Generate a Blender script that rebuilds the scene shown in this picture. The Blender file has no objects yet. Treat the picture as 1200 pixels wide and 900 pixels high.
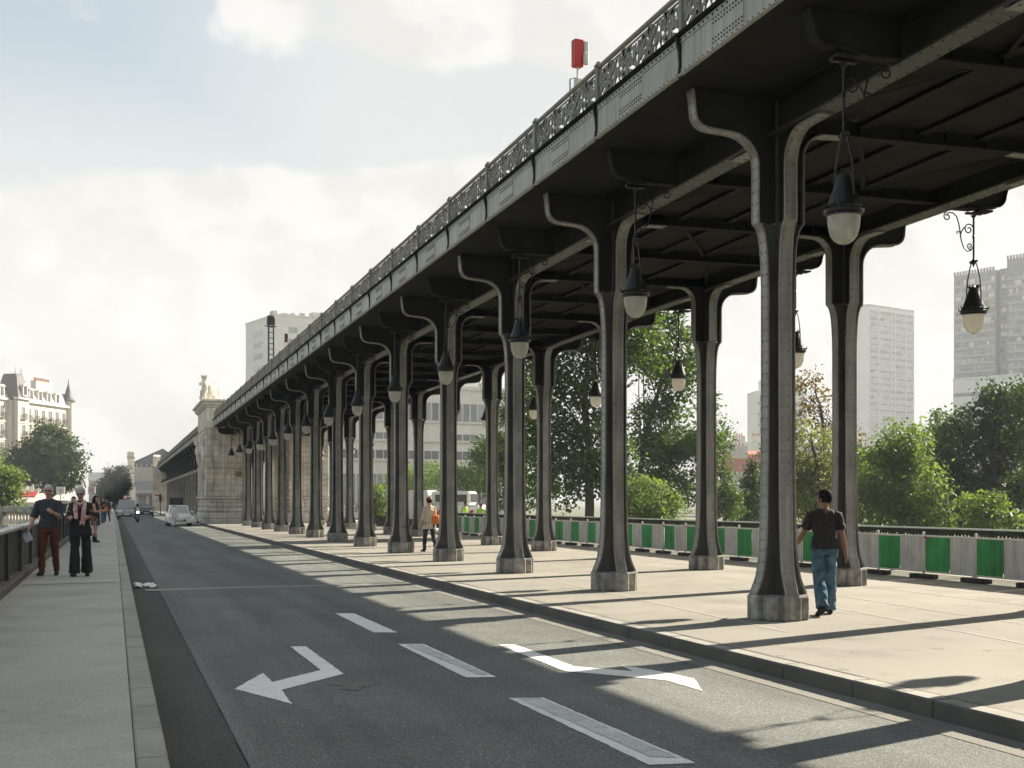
import bpy, bmesh, math, random
from mathutils import Vector, Matrix, noise as mnoise
from mathutils.kdtree import KDTree
PI = math.pi
scene = bpy.context.scene
COL = scene.collection
# ------------------------------------------------------------------ camera geometry (pixel of the 1200x900 photo -> world)
F, CX, HY, VX, EYE = 1500.0, 600.0, 588.0, 133.0, 1.75
TH = math.atan((CX - VX) / F); CT, ST = math.cos(TH), math.sin(TH)
def cam2w(xc, zc): return (xc * CT + zc * ST, zc * CT - xc * ST)
def ground(px, py, z):
    zc = F * (EYE - z) / (py - HY)
    return cam2w((px - CX) / F * zc, zc)
def at(px, zc): return cam2w((px - CX) / F * zc, zc)
def hgt(py, zc): return EYE + (HY - py) / F * zc
def camdir(deg):                       # unit direction, deg to the right of the view axis
    a = math.radians(deg) + TH
    return Vector((math.sin(a), math.cos(a), 0))
# ------------------------------------------------------------------ object helpers
def tag(o, label=None, cat=None, group=None, kind=None):
    if label: o['label'] = label
    if cat: o['category'] = cat
    if group: o['group'] = group
    if kind: o['kind'] = kind
    return o
def empty(name, loc=(0, 0, 0), rz=0, label=None, cat=None, group=None):
    o = bpy.data.objects.new(name, None); COL.objects.link(o)
    o.empty_display_size = 0.2
    o.location = loc; o.rotation_euler = (0, 0, rz)
    return tag(o, label, cat, group)
CHILDREN = {}
def link(name, me, parent=None, loc=None, rz=0):
    o = bpy.data.objects.new(name, me); COL.objects.link(o)
    if parent is not None:
        o.parent = parent; CHILDREN.setdefault(parent.name, []).append(o)
    if loc is not None: o.location = loc
    if rz: o.rotation_euler = (0, 0, rz)
    return o
def dup(o, parent=None, loc=None, rz=None, label=None):
    c = o.copy(); COL.objects.link(c)
    if parent is not None:
        c.parent = parent; CHILDREN.setdefault(parent.name, []).append(c)
    if loc is not None: c.location = loc
    if rz is not None: c.rotation_euler = (0, 0, rz)
    if label: c['label'] = label
    for ch in list(CHILDREN.get(o.name, [])): dup(ch, c)
    return c
ORD = ['zeroth', 'first', 'second', 'third', 'fourth', 'fifth', 'sixth', 'seventh', 'eighth', 'ninth', 'tenth', 'eleventh', 'twelfth',
       'thirteenth', 'fourteenth', 'fifteenth', 'sixteenth', 'seventeenth', 'eighteenth', 'nineteenth', 'twentieth', 'twenty-first',
       'twenty-second', 'twenty-third', 'twenty-fourth', 'twenty-fifth', 'twenty-sixth', 'twenty-seventh', 'twenty-eighth', 'twenty-ninth',
       'thirtieth', 'thirty-first', 'thirty-second', 'thirty-third', 'thirty-fourth', 'thirty-fifth', 'thirty-sixth', 'thirty-seventh',
       'thirty-eighth', 'thirty-ninth', 'fortieth']
# ------------------------------------------------------------------ mesh builder
class MB:
    def __init__(self): self.v = []; self.f = []; self.m = []; self.mi = 0; self.T = None
    def add(self, vs, fs):
        b = len(self.v)
        if self.T is not None: vs = [self.T @ Vector(p) for p in vs]
        self.v.extend([tuple(p) for p in vs])
        for f in fs: self.f.append([b + i for i in f]); self.m.append(self.mi)
    def box(self, x0, x1, y0, y1, z0, z1):
        self.add([(x0,y0,z0),(x1,y0,z0),(x1,y1,z0),(x0,y1,z0),(x0,y0,z1),(x1,y0,z1),(x1,y1,z1),(x0,y1,z1)],
                 [(0,3,2,1),(4,5,6,7),(0,1,5,4),(1,2,6,5),(2,3,7,6),(3,0,4,7)])
    def cbox(self, x0, x1, y0, y1, z0, z1, c):     # box with chamfered edges
        xs = [(x0, x0 + c, x1 - c, x1), (y0, y0 + c, y1 - c, y1), (z0, z0 + c, z1 - c, z1)]
        vs = []; fs = []
        for sx in (0, 1):
            for sy in (0, 1):
                for sz in (0, 1):
                    ox = x1 if sx else x0; oy = y1 if sy else y0; oz = z1 if sz else z0
                    ix = x1 - c if sx else x0 + c; iy = y1 - c if sy else y0 + c; iz = z1 - c if sz else z0 + c
                    vs += [(ox, iy, iz), (ix, oy, iz), (ix, iy, oz)]
        def I(sx, sy, sz, a): return (sx * 4 + sy * 2 + sz) * 3 + a
        for s in (0, 1):
            q = [I(s,0,0,0), I(s,1,0,0), I(s,1,1,0), I(s,0,1,0)]; fs.append(q if s else q[::-1])
            q = [I(0,s,0,1), I(1,s,0,1), I(1,s,1,1), I(0,s,1,1)]; fs.append(q[::-1] if s else q)
            q = [I(0,0,s,2), I(1,0,s,2), I(1,1,s,2), I(0,1,s,2)]; fs.append(q if s else q[::-1])
        for a in (0, 1):
            for b in (0, 1):
                fs.append([I(a,b,0,0), I(a,b,1,0), I(a,b,1,1), I(a,b,0,1)])
                fs.append([I(a,0,b,0), I(a,1,b,0), I(a,1,b,2), I(a,0,b,2)])
                fs.append([I(0,a,b,1), I(1,a,b,1), I(1,a,b,2), I(0,a,b,2)])
        for sx in (0, 1):
            for sy in (0, 1):
                for sz in (0, 1): fs.append([I(sx,sy,sz,0), I(sx,sy,sz,1), I(sx,sy,sz,2)])
        self.add(vs, fs)
    def prism(self, poly, a, b, axis='z'):          # polygon extruded along an axis
        n = len(poly)
        def mk(p, t):
            return {'z': (p[0], p[1], t), 'x': (t, p[0], p[1]), 'y': (p[0], t, p[1])}[axis]
        vs = [mk(p, a) for p in poly] + [mk(p, b) for p in poly]
        fs = [list(range(n))[::-1], list(range(n, 2 * n))] + [(i, (i + 1) % n, n + (i + 1) % n, n + i) for i in range(n)]
        self.add(vs, fs)
    def tube(self, pts, r, n=6, cap=True, flat=None):
        pts = [Vector(p) for p in pts]; k = len(pts)
        rs = r if isinstance(r, (list, tuple)) else [r] * k
        vs = []; fs = []; prev = None
        for i, p in enumerate(pts):
            d = (pts[min(i + 1, k - 1)] - pts[max(i - 1, 0)])
            d = d.normalized() if d.length > 1e-9 else Vector((0, 0, 1))
            if prev is None:
                u = d.orthogonal().normalized()
                if abs(d.z) < .99:
                    u = Vector((0, 0, 1)).cross(d).normalized()
            else:
                u = (prev - d * prev.dot(d)); u = u.normalized() if u.length > 1e-6 else d.orthogonal().normalized()
            prev = u; w = d.cross(u)
            for j in range(n):
                a = 2 * PI * j / n + (PI / n)
                vs.append(p + u * math.cos(a) * rs[i] + w * math.sin(a) * rs[i])
        for i in range(k - 1):
            for j in range(n):
                fs.append((i * n + j, i * n + (j + 1) % n, (i + 1) * n + (j + 1) % n, (i + 1) * n + j))
        if cap: fs.append(list(range(n))[::-1]); fs.append([(k - 1) * n + j for j in range(n)])
        self.add(vs, fs)
    def lathe(self, prof, n=16, c=(0, 0, 0), sx=1, sy=1):
        vs = []; fs = []; k = len(prof)
        for r, z in prof:
            for j in range(n):
                a = 2 * PI * j / n
                vs.append((c[0] + r * math.cos(a) * sx, c[1] + r * math.sin(a) * sy, c[2] + z))
        for i in range(k - 1):
            for j in range(n):
                fs.append((i * n + j, i * n + (j + 1) % n, (i + 1) * n + (j + 1) % n, (i + 1) * n + j))
        if prof[0][0] > 1e-6: fs.append(list(range(n))[::-1])
        if prof[-1][0] > 1e-6: fs.append([(k - 1) * n + j for j in range(n)])
        self.add(vs, fs)
    def ell(self, c, r, n=12, m=8, rot=None):
        vs = []; fs = []
        R = rot or Matrix.Identity(3)
        for i in range(m + 1):
            t = PI * i / m
            for j in range(n):
                a = 2 * PI * j / n
                vs.append(Vector(c) + R @ Vector((r[0] * math.sin(t) * math.cos(a), r[1] * math.sin(t) * math.sin(a), r[2] * math.cos(t))))
        for i in range(m):
            for j in range(n):
                fs.append((i * n + j, (i + 1) * n + j, (i + 1) * n + (j + 1) % n, i * n + (j + 1) % n))
        self.add(vs, fs)
    def rivet(self, p, nrm, r=.020, h=.016):
        p = Vector(p); nrm = Vector(nrm).normalized(); u = nrm.orthogonal().normalized(); w = nrm.cross(u)
        vs = []
        for k, (rr, hh) in enumerate(((r, 0), (r * .72, h * .75))):
            for j in range(6):
                a = PI * j / 3; vs.append(p + (u * math.cos(a) + w * math.sin(a)) * rr + nrm * hh)
        vs.append(p + nrm * h)
        fs = [(j, (j + 1) % 6, 6 + (j + 1) % 6, 6 + j) for j in range(6)] + [(6 + j, 6 + (j + 1) % 6, 12) for j in range(6)]
        self.add(vs, fs)
    def mesh(self, name, mats, smooth=None):
        me = bpy.data.meshes.new(name); me.from_pydata(self.v, [], self.f); me.update()
        for m in (mats if isinstance(mats, (list, tuple)) else [mats]): me.materials.append(m)
        me.polygons.foreach_set('material_index', self.m)
        bm = bmesh.new(); bm.from_mesh(me); bmesh.ops.recalc_face_normals(bm, faces=bm.faces); bm.to_mesh(me); bm.free()
        if smooth is not None:
            me.polygons.foreach_set('use_smooth', [True] * len(me.polygons)); me.set_sharp_from_angle(angle=math.radians(smooth))
        return me
    def build(self, name, mats, parent=None, loc=None, rz=0, smooth=None, bevel=0):
        o = link(name, self.mesh(name, mats, smooth), parent, loc, rz)
        if bevel:
            b = o.modifiers.new('bevel', 'BEVEL'); b.width = bevel; b.segments = 2; b.limit_method = 'ANGLE'; b.angle_limit = .6
        return o
# ------------------------------------------------------------------ materials
def mat(name, base, rough=.7, var=.18, scale=3., bump=.15, bscale=60., metal=0., streak=0., space='Object', fine=.0, fscale=150., tint=None, spec=.4, trans=0., spots=0., sscale=3.):
    m = bpy.data.materials.new(name); m.use_nodes = True; nt = m.node_tree; N = nt.nodes; L = nt.links
    b = N['Principled BSDF']; b.inputs['Roughness'].default_value = rough; b.inputs['Metallic'].default_value = metal
    b.inputs['Specular IOR Level'].default_value = spec
    if space == 'World': src = N.new('ShaderNodeNewGeometry').outputs['Position']
    else:
        tc = N.new('ShaderNodeTexCoord'); oi = N.new('ShaderNodeObjectInfo'); ad = N.new('ShaderNodeVectorMath'); ad.operation = 'ADD'
        mu = N.new('ShaderNodeMath'); mu.operation = 'MULTIPLY'; mu.inputs[1].default_value = 37.
        L.new(oi.outputs['Random'], mu.inputs[0]); L.new(tc.outputs['Object'], ad.inputs[0]); L.new(mu.outputs[0], ad.inputs[1]); src = ad.outputs[0]
    def noi(sc, det=5., vec=src, rgh=.6):
        n = N.new('ShaderNodeTexNoise'); n.inputs['Scale'].default_value = sc; n.inputs['Detail'].default_value = det; n.inputs['Roughness'].default_value = rgh
        L.new(vec, n.inputs['Vector']); return n.outputs['Fac']
    def ramp(x, lo, hi, a=.3, c=.7):
        r = N.new('ShaderNodeMapRange'); r.inputs['From Min'].default_value = a; r.inputs['From Max'].default_value = c
        r.inputs['To Min'].default_value = lo; r.inputs['To Max'].default_value = hi; L.new(x, r.inputs['Value']); return r.outputs[0]
    def mul(x, y):
        t = N.new('ShaderNodeMath'); t.operation = 'MULTIPLY'; L.new(x, t.inputs[0]); L.new(y, t.inputs[1]); return t.outputs[0]
    fac = mul(ramp(noi(scale), 1 - var, 1 + var), ramp(noi(scale * .23, 3.), 1 - var * .6, 1 + var * .6))
    if fine: fac = mul(fac, ramp(noi(fscale, 2., rgh=.5), 1 - fine, 1 + fine))
    if spots:
        vo = N.new('ShaderNodeTexVoronoi'); vo.inputs['Scale'].default_value = sscale; L.new(src, vo.inputs['Vector']); wn = N.new('ShaderNodeSeparateColor'); L.new(vo.outputs['Color'], wn.inputs[0])
        rad = ramp(wn.outputs[0], 0., .17, .45, 1.); sb = N.new('ShaderNodeMath'); sb.operation = 'SUBTRACT'; L.new(vo.outputs['Distance'], sb.inputs[0]); L.new(rad, sb.inputs[1])
        fac = mul(fac, ramp(sb.outputs[0], 1 - spots, 1., -.02, .05)); fac = mul(fac, ramp(noi(.9, 7., rgh=.7), 1 - spots * .9, 1.04, .28, .50))
    if streak:
        mp = N.new('ShaderNodeMapping'); mp.inputs['Scale'].default_value = (9, 9, .55); L.new(src, mp.inputs['Vector'])
        fac = mul(fac, ramp(noi(1.2, 6., mp.outputs[0]), 1 - streak, 1 + streak * .3, .35, .6))
    col = N.new('ShaderNodeMix'); col.data_type = 'RGBA'; col.blend_type = 'MULTIPLY'; col.inputs['Factor'].default_value = 1
    cr = N.new('ShaderNodeCombineColor')
    for i in range(3): L.new(fac, cr.inputs[i])
    base4 = (*base, 1)
    if tint is not None:
        mx = N.new('ShaderNodeMix'); mx.data_type = 'RGBA'; mx.inputs[6].default_value = base4; mx.inputs[7].default_value = (*tint, 1)
        L.new(ramp(noi(scale * .6, 6.), 0, 1, .42, .62), mx.inputs['Factor']); L.new(mx.outputs[2], col.inputs[6])
    else: col.inputs[6].default_value = base4
    L.new(cr.outputs[0], col.inputs[7]); L.new(col.outputs[2], b.inputs['Base Color'])
    if rough < .9:
        L.new(ramp(noi(scale * 2.), max(.02, rough - .1), min(1, rough + .12)), b.inputs['Roughness'])
    if bump:
        bp = N.new('ShaderNodeBump'); bp.inputs['Strength'].default_value = bump; bp.inputs['Distance'].default_value = .02
        L.new(noi(bscale, 4.), bp.inputs['Height']); L.new(bp.outputs[0], b.inputs['Normal'])
    if trans: b.inputs['Transmission Weight'].default_value = trans
    return m
def leafmat(name, a, bcol, trans=.55):
    m = bpy.data.materials.new(name); m.use_nodes = True; nt = m.node_tree; N = nt.nodes; L = nt.links
    N.clear(); out = N.new('ShaderNodeOutputMaterial')
    at_ = N.new('ShaderNodeAttribute'); at_.attribute_name = 'tint'
    mx = N.new('ShaderNodeMix'); mx.data_type = 'RGBA'; mx.inputs[6].default_value = (*a, 1); mx.inputs[7].default_value = (*bcol, 1)
    L.new(at_.outputs['Fac'], mx.inputs['Factor'])
    d = N.new('ShaderNodeBsdfPrincipled'); d.inputs['Roughness'].default_value = .5; d.inputs['Specular IOR Level'].default_value = .35
    t = N.new('ShaderNodeBsdfTranslucent'); br = N.new('ShaderNodeMix'); br.data_type = 'RGBA'; br.blend_type = 'MULTIPLY'; br.inputs['Factor'].default_value = 1
    br.inputs[7].default_value = (1.5, 1.45, .6, 1)
    L.new(mx.outputs[2], d.inputs['Base Color']); L.new(mx.outputs[2], br.inputs[6]); L.new(br.outputs[2], t.inputs['Color'])
    s = N.new('ShaderNodeMixShader'); s.inputs[0].default_value = trans
    L.new(d.outputs[0], s.inputs[1]); L.new(t.outputs[0], s.inputs[2]); L.new(s.outputs[0], out.inputs[0])
    return m
def glassmat(name, base=(.05, .06, .065), rough=.08):
    m = bpy.data.materials.new(name); m.use_nodes = True; b = m.node_tree.nodes['Principled BSDF']
    N = m.node_tree.nodes; L = m.node_tree.links
    oi = N.new('ShaderNodeObjectInfo'); r = N.new('ShaderNodeMapRange'); r.inputs['To Min'].default_value = .5; r.inputs['To Max'].default_value = 1.7
    L.new(oi.outputs['Random'], r.inputs['Value'])
    mx = N.new('ShaderNodeMix'); mx.data_type = 'RGBA'; mx.blend_type = 'MULTIPLY'; mx.inputs['Factor'].default_value = 1; mx.inputs[6].default_value = (*base, 1)
    cc = N.new('ShaderNodeCombineColor')
    for i in range(3): L.new(r.outputs[0], cc.inputs[i])
    L.new(cc.outputs[0], mx.inputs[7]); L.new(mx.outputs[2], b.inputs['Base Color'])
    b.inputs['Roughness'].default_value = rough; b.inputs['Specular IOR Level'].default_value = .7
    return m
MT = {}
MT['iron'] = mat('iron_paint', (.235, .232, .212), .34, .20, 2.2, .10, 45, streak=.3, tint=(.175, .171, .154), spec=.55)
MT['iron_shade'] = mat('shade_dark_iron', (.026, .0265, .023), .75, .25, 2.2, .12, 45, spec=.12)  # same paint as the columns, with the dimness under the deck put into the colour
MT['iron_mid'] = mat('girder_flange_lit', (.046, .0455, .040), .4, .3, 4.2, .1, 45, spec=.4)  # lit line along the girder bottom put into a lighter colour
MT['iron_dark'] = mat('iron_underside', (.021, .0218, .0188), .9, .25, 1.6, .1, 30, spec=.12)  # dark iron; on the deck its near-black carries the shade underneath
MT['iron_light'] = mat('fascia_paint', (.36, .36, .33), .5, .12, 1.4, .05, 60, streak=.25)
MT['rail_iron'] = mat('railing_iron', (.17, .167, .15), .5, .2, 4, .05, 60)
MT['base_stone'] = mat('cast_base', (.33, .32, .285), .7, .4, 6, .5, 30, streak=.3, tint=(.20, .192, .168))
MT['lamp_black'] = mat('lamp_black', (.013, .0135, .0125), .38, .2, 8, .05, 60, spec=.3)
MT['stone'] = mat('pier_limestone', (.62, .585, .515), .85, .18, 1.1, .35, 12, streak=.4, tint=(.46, .415, .34))
MT['stone_pale'] = mat('carved_limestone', (.66, .62, .54), .85, .15, 1.3, .3, 14, streak=.3)
MT['asphalt'] = None
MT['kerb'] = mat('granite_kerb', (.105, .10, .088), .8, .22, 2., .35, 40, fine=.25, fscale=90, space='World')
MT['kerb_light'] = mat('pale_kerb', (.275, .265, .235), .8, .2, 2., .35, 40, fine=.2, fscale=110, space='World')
MT['white_paint'] = mat('road_paint', (.72, .71, .67), .7, .1, 5., .25, 120, space='World', fine=.12, fscale=70)
MT['grey_paint'] = mat('worn_road_paint', (.50, .50, .475), .75, .22, 6., .3, 120, space='World', fine=.3, fscale=70)
MT['black'] = mat('black_rubber', (.015, .015, .015), .7, .2, 8, .1, 60)
MT['chrome'] = mat('bright_metal', (.6, .6, .6), .25, .05, 8, 0, metal=1)
MT['galv'] = mat('galvanised_steel', (.45, .45, .43), .45, .12, 9, .05, 60, metal=.5)
MT['glass'] = glassmat('window_glass')
MT['glass_sky'] = glassmat('pale_window_glass', (.16, .18, .19), .1)
# ------------------------------------------------------------------ world, sun, camera
SUN_EL = math.radians(32.2); SUN_AZ = math.radians(22.0)          # azimuth from +X towards +Y
EXPO = 1.75; HAZE = .00055
scene.view_settings.view_transform = 'Standard'; scene.view_settings.look = 'None'
scene.view_settings.exposure = EXPO; scene.view_settings.gamma = 1.0; scene.view_settings.use_curve_mapping = False
w = bpy.data.worlds.new('World'); scene.world = w; w.use_nodes = True
def make_world():
    nt = w.node_tree; N = nt.nodes; L = nt.links; N.clear()
    out = N.new('ShaderNodeOutputWorld'); bg = N.new('ShaderNodeBackground'); L.new(bg.outputs[0], out.inputs[0])
    sk = N.new('ShaderNodeTexSky'); sk.sky_type = 'NISHITA'; sk.sun_disc = False; sk.sun_elevation = SUN_EL
    sk.sun_rotation = math.radians(90) - SUN_AZ; sk.air_density = 1.2; sk.dust_density = 2.5; sk.ozone_density = 1.0
    tc = N.new('ShaderNodeTexCoord'); nrm = N.new('ShaderNodeVectorMath'); nrm.operation = 'NORMALIZE'; L.new(tc.outputs['Generated'], nrm.inputs[0])
    sp = N.new('ShaderNodeSeparateXYZ'); L.new(nrm.outputs[0], sp.inputs[0])
    def math_(op, a, b=None, c=None):
        n = N.new('ShaderNodeMath'); n.operation = op
        for i, x in enumerate((a, b, c)):
            if x is None: continue
            if isinstance(x, (int, float)): n.inputs[i].default_value = x
            else: L.new(x, n.inputs[i])
        return n.outputs[0]
    def mr(x, a, b, c, d, smooth=True):
        n = N.new('ShaderNodeMapRange'); n.interpolation_type = 'SMOOTHSTEP' if smooth else 'LINEAR'
        for k, v in (('From Min', a), ('From Max', b), ('To Min', c), ('To Max', d)): n.inputs[k].default_value = v
        L.new(x, n.inputs['Value']); return n.outputs[0]
    az = math_('ARCTAN2', sp.outputs[0], sp.outputs[1]); el = sp.outputs[2]
    cv = N.new('ShaderNodeCombineXYZ'); L.new(az, cv.inputs[0]); L.new(math_('MULTIPLY', el, 1.35), cv.inputs[1]); cv.inputs[2].default_value = 3.7
    def noi(sc, det, rgh=.55, off=0.):
        n = N.new('ShaderNodeTexNoise'); n.inputs['Scale'].default_value = sc; n.inputs['Detail'].default_value = det; n.inputs['Roughness'].default_value = rgh
        if off:
            a = N.new('ShaderNodeVectorMath'); a.operation = 'ADD'; a.inputs[1].default_value = (off, off * .7, 0); L.new(cv.outputs[0], a.inputs[0]); L.new(a.outputs[0], n.inputs['Vector'])
        else: L.new(cv.outputs[0], n.inputs['Vector'])
        return n.outputs['Fac']
    big = noi(7.5, 9., .52); big2 = noi(7.5, 9., .52, .028)
    # the cumulus bank is thick towards the horizon, thins to blue, and closes again higher up and towards the east
    bias = math_('ADD', mr(el, .205, .275, .42, -.15), math_('MULTIPLY', mr(el, .30, .345, 0, .34), mr(az, .02, .13, 0, 1)))
    bias = math_('ADD', bias, mr(az, .26, .50, 0, .34))
    bias = math_('ADD', bias, mr(az, -.14, .06, -.10, 0))
    den = math_('ADD', big, bias); den2 = math_('ADD', big2, bias)
    cloud = mr(den, .49, .585, 0, 1)
    shade = mr(math_('SUBTRACT', den, den2), -.05, .05, .91, 1.04)
    body = mr(noi(4.5, 5., .5, .31), .3, .7, .92, 1.0)
    lum = math_('MULTIPLY', shade, body)
    lum = math_('MULTIPLY', lum, CLOUD_LUM)
    cc = N.new('ShaderNodeCombineColor'); L.new(math_('MULTIPLY', lum, 1.0), cc.inputs[0]); L.new(math_('MULTIPLY', lum, .985), cc.inputs[1]); L.new(math_('MULTIPLY', lum, .95), cc.inputs[2])
    sm = N.new('ShaderNodeMix'); sm.data_type = 'RGBA'; sm.blend_type = 'MULTIPLY'; sm.inputs['Factor'].default_value = 1; sm.inputs[7].default_value = (SKY_K, SKY_K, SKY_K, 1)
    L.new(sk.outputs[0], sm.inputs[6])
    veil = N.new('ShaderNodeMix'); veil.data_type = 'RGBA'; veil.inputs['Factor'].default_value = .7; veil.inputs[7].default_value = (VEIL[0], VEIL[1], VEIL[2], 1)
    L.new(sm.outputs[2], veil.inputs[6])
    vw = N.new('ShaderNodeMix'); vw.data_type = 'RGBA'; L.new(math_('MAXIMUM', mr(az, -.04, .20, 0, .85), mr(el, .34, .23, 0, .75)), vw.inputs['Factor']); vw.inputs[7].default_value = (2.2, 2.3, 2.28, 1); L.new(veil.outputs[2], vw.inputs[6])
    mx = N.new('ShaderNodeMix'); mx.data_type = 'RGBA'; L.new(math_('MULTIPLY', cloud, .93), mx.inputs['Factor']); L.new(vw.outputs[2], mx.inputs[6]); L.new(cc.outputs[0], mx.inputs[7])
    L.new(mx.outputs[2], bg.inputs[0]); bg.inputs[1].default_value = BG_STRENGTH
BG_STRENGTH = .1; CLOUD_LUM = 2.7; SKY_K = .38; VEIL = (1.45, 1.80, 2.06)
make_world()
sl = bpy.data.lights.new('sun', 'SUN'); sl.energy = 4.6; sl.angle = math.radians(.5); sl.color = (1., .90, .74)
so = bpy.data.objects.new('sun', sl); COL.objects.link(so)
sd = Vector((math.cos(SUN_EL) * math.cos(SUN_AZ), math.cos(SUN_EL) * math.sin(SUN_AZ), math.sin(SUN_EL)))
so.rotation_euler = sd.to_track_quat('Z', 'Y').to_euler(); so.location = (40, 20, 60)
cam = bpy.data.cameras.new('camera'); co = bpy.data.objects.new('camera', cam); COL.objects.link(co); scene.camera = co
cam.sensor_width = 36; cam.lens = F * 36 / 1200; cam.shift_y = (HY - 450) / 1200; cam.clip_end = 6000; cam.clip_start = .05
co.location = (0, 0, EYE); co.rotation_euler = (PI / 2, 0, -TH)
scene.cycles.use_denoising = True; scene.cycles.max_bounces = 7; scene.cycles.diffuse_bounces = 3; scene.cycles.glossy_bounces = 2
scene.cycles.transmission_bounces = 3; scene.cycles.volume_bounces = 0; scene.cycles.transparent_max_bounces = 4
scene.cycles.use_adaptive_sampling = True; scene.cycles.adaptive_threshold = .02; scene.cycles.caustics_reflective = False; scene.cycles.caustics_refractive = False
scene.cycles.sample_clamp_indirect = 4
# ------------------------------------------------------------------ ground, road, pavements
def asphalt(name, base, warm=0.):
    m = bpy.data.materials.new(name); m.use_nodes = True; nt = m.node_tree; N = nt.nodes; L = nt.links; b = N['Principled BSDF']
    b.inputs['Roughness'].default_value = .82; b.inputs['Specular IOR Level'].default_value = .35
    P = N.new('ShaderNodeNewGeometry').outputs['Position']
    def noi(sc, det=4., r=.6, st=None):
        n = N.new('ShaderNodeTexNoise'); n.inputs['Scale'].default_value = sc; n.inputs['Detail'].default_value = det; n.inputs['Roughness'].default_value = r
        if st:
            mp = N.new('ShaderNodeMapping'); mp.inputs['Scale'].default_value = st; L.new(P, mp.inputs['Vector']); L.new(mp.outputs[0], n.inputs['Vector'])
        else: L.new(P, n.inputs['Vector'])
        return n.outputs['Fac']
    def mr(x, a, c, lo, hi):
        n = N.new('ShaderNodeMapRange'); n.inputs['From Min'].default_value = a; n.inputs['From Max'].default_value = c; n.inputs['To Min'].default_value = lo; n.inputs['To Max'].default_value = hi
        L.new(x, n.inputs['Value']); return n.outputs[0]
    def mul(x, y):
        t = N.new('ShaderNodeMath'); t.operation = 'MULTIPLY'; L.new(x, t.inputs[0]); L.new(y, t.inputs[1]); return t.outputs[0]
    vo = N.new('ShaderNodeTexVoronoi'); vo.inputs['Scale'].default_value = 88; L.new(P, vo.inputs['Vector'])
    sc_ = N.new('ShaderNodeSeparateColor'); L.new(vo.outputs['Color'], sc_.inputs[0])
    fac = mul(mr(noi(.5), .3, .7, .82, 1.18), mr(noi(1.0, 4., .6, (1.3, .07, 1)), .3, .7, .74, 1.26))
    fac = mul(fac, mr(noi(38, 3.), .3, .7, .72, 1.28))
    chips = mr(sc_.outputs[0], .70, 1.0, .90, 2.0)
    fac = mul(fac, chips)
    cc = N.new('ShaderNodeCombineColor')
    for i, k in enumerate(base):
        t = N.new('ShaderNodeMath'); t.operation = 'MULTIPLY'; t.inputs[1].default_value = k; L.new(fac, t.inputs[0]); L.new(t.outputs[0], cc.inputs[i])
    L.new(cc.outputs[0], b.inputs['Base Color'])
    bp = N.new('ShaderNodeBump'); bp.inputs['Strength'].default_value = .55; bp.inputs['Distance'].default_value = .012; L.new(mr(vo.outputs['Distance'], 0, .9, 1, 0), bp.inputs['Height']); L.new(bp.outputs[0], b.inputs['Normal'])
    return m
MT['asphalt'] = asphalt('road_asphalt', (.120, .127, .117))
MT['asphalt_dark'] = asphalt('gutter_asphalt', (.055, .055, .051))
MT['walk'] = mat('sidewalk_asphalt', (.36, .355, .315), .88, .13, .8, .35, 70, space='World', fine=.22, fscale=75, spots=.2, sscale=2.6)
MT['pave'] = mat('sandy_pavement', (.235, .220, .188), .88, .13, .55, .3, 60, space='World', fine=.13, fscale=60, tint=(.205, .192, .165), spots=.32, sscale=2.1)
MT['earth'] = mat('quay_ground', (.10, .105, .065), .95, .3, .2, .3, 8, space='World')
Y0, Y1 = -14., 300.
def structure(name, mb, m, **k): return tag(mb.build(name, m, **k), kind='structure')
def sheet(name, x0, x1, y0, y1, z, m):
    b = MB(); b.add([(x0, y0, z), (x1, y0, z), (x1, y1, z), (x0, y1, z)], [(0, 1, 2, 3)]); return structure(name, b, m)
sheet('ground', -2500, 2500, -600, 4500, -.62, MT['earth'])
XR = 6.30                                                       # right kerb face
b = MB(); b.box(-1.95, 17.75, Y0, Y1, -.60, -.016); structure('bridge_roadbed', b, MT['asphalt_dark'])
sheet('road', .86, XR - .001, Y0, Y1, 0.0, MT['asphalt'])
b = MB(); rnd = random.Random(4)
# ragged edge between the dark gutter strip and the road
vs = []; fs = []; y = Y0; k = 0
while y < 120:
    e = .86 + rnd.uniform(-.018, .022); vs += [(.305, y, -.008), (e, y, -.008)]; y += .35; k += 1
vs += [(.305, Y1, -.008), (.86, Y1, -.008)]
fs = [(2 * i, 2 * i + 1, 2 * i + 3, 2 * i + 2) for i in range(k)]
b.add(vs, fs); structure('gutter_strip', b, MT['asphalt_dark'])
sheet('channel_strip', XR - .36, XR - .004, Y0, Y1, .004, mat('concrete_channel', (.165, .158, .138), .85, .2, 1., .3, 50, space='World', fine=.2, fscale=60))
ZL, ZR = .26, .15
b = MB(); b.box(-1.95, .118, Y0, Y1, -.012, ZL); structure('left_sidewalk', b, MT['walk'])
b = MB(); b.box(XR + .205, 17.75, Y0, Y1, -.012, ZR); structure('right_pavement', b, MT['pave'])
b = MB(); y = Y0; rnd = random.Random(8)
while y < 130:
    ln = 1.0 + rnd.uniform(-.06, .06); b.cbox(.124, .305, y + .006, y + ln - .006, -.2, ZL + .004 + rnd.uniform(-.003, .003), .012); y += ln
b.box(.124, .305, y, Y1, -.2, ZL + .003); structure('left_kerb', b, MT['kerb_light'])
b = MB(); y = Y0
while y < 130:
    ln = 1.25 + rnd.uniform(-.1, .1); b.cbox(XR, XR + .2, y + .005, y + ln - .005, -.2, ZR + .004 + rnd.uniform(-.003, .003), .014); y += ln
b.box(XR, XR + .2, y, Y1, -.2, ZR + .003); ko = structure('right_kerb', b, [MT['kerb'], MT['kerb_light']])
for pl in ko.data.polygons: pl.material_index = 1 if pl.normal.z > .9 else 0  # upright faces darker for grime and for shade put into the colour
b = MB(); vs = []; k = 0; y = Y0; rnd = random.Random(9)
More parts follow.
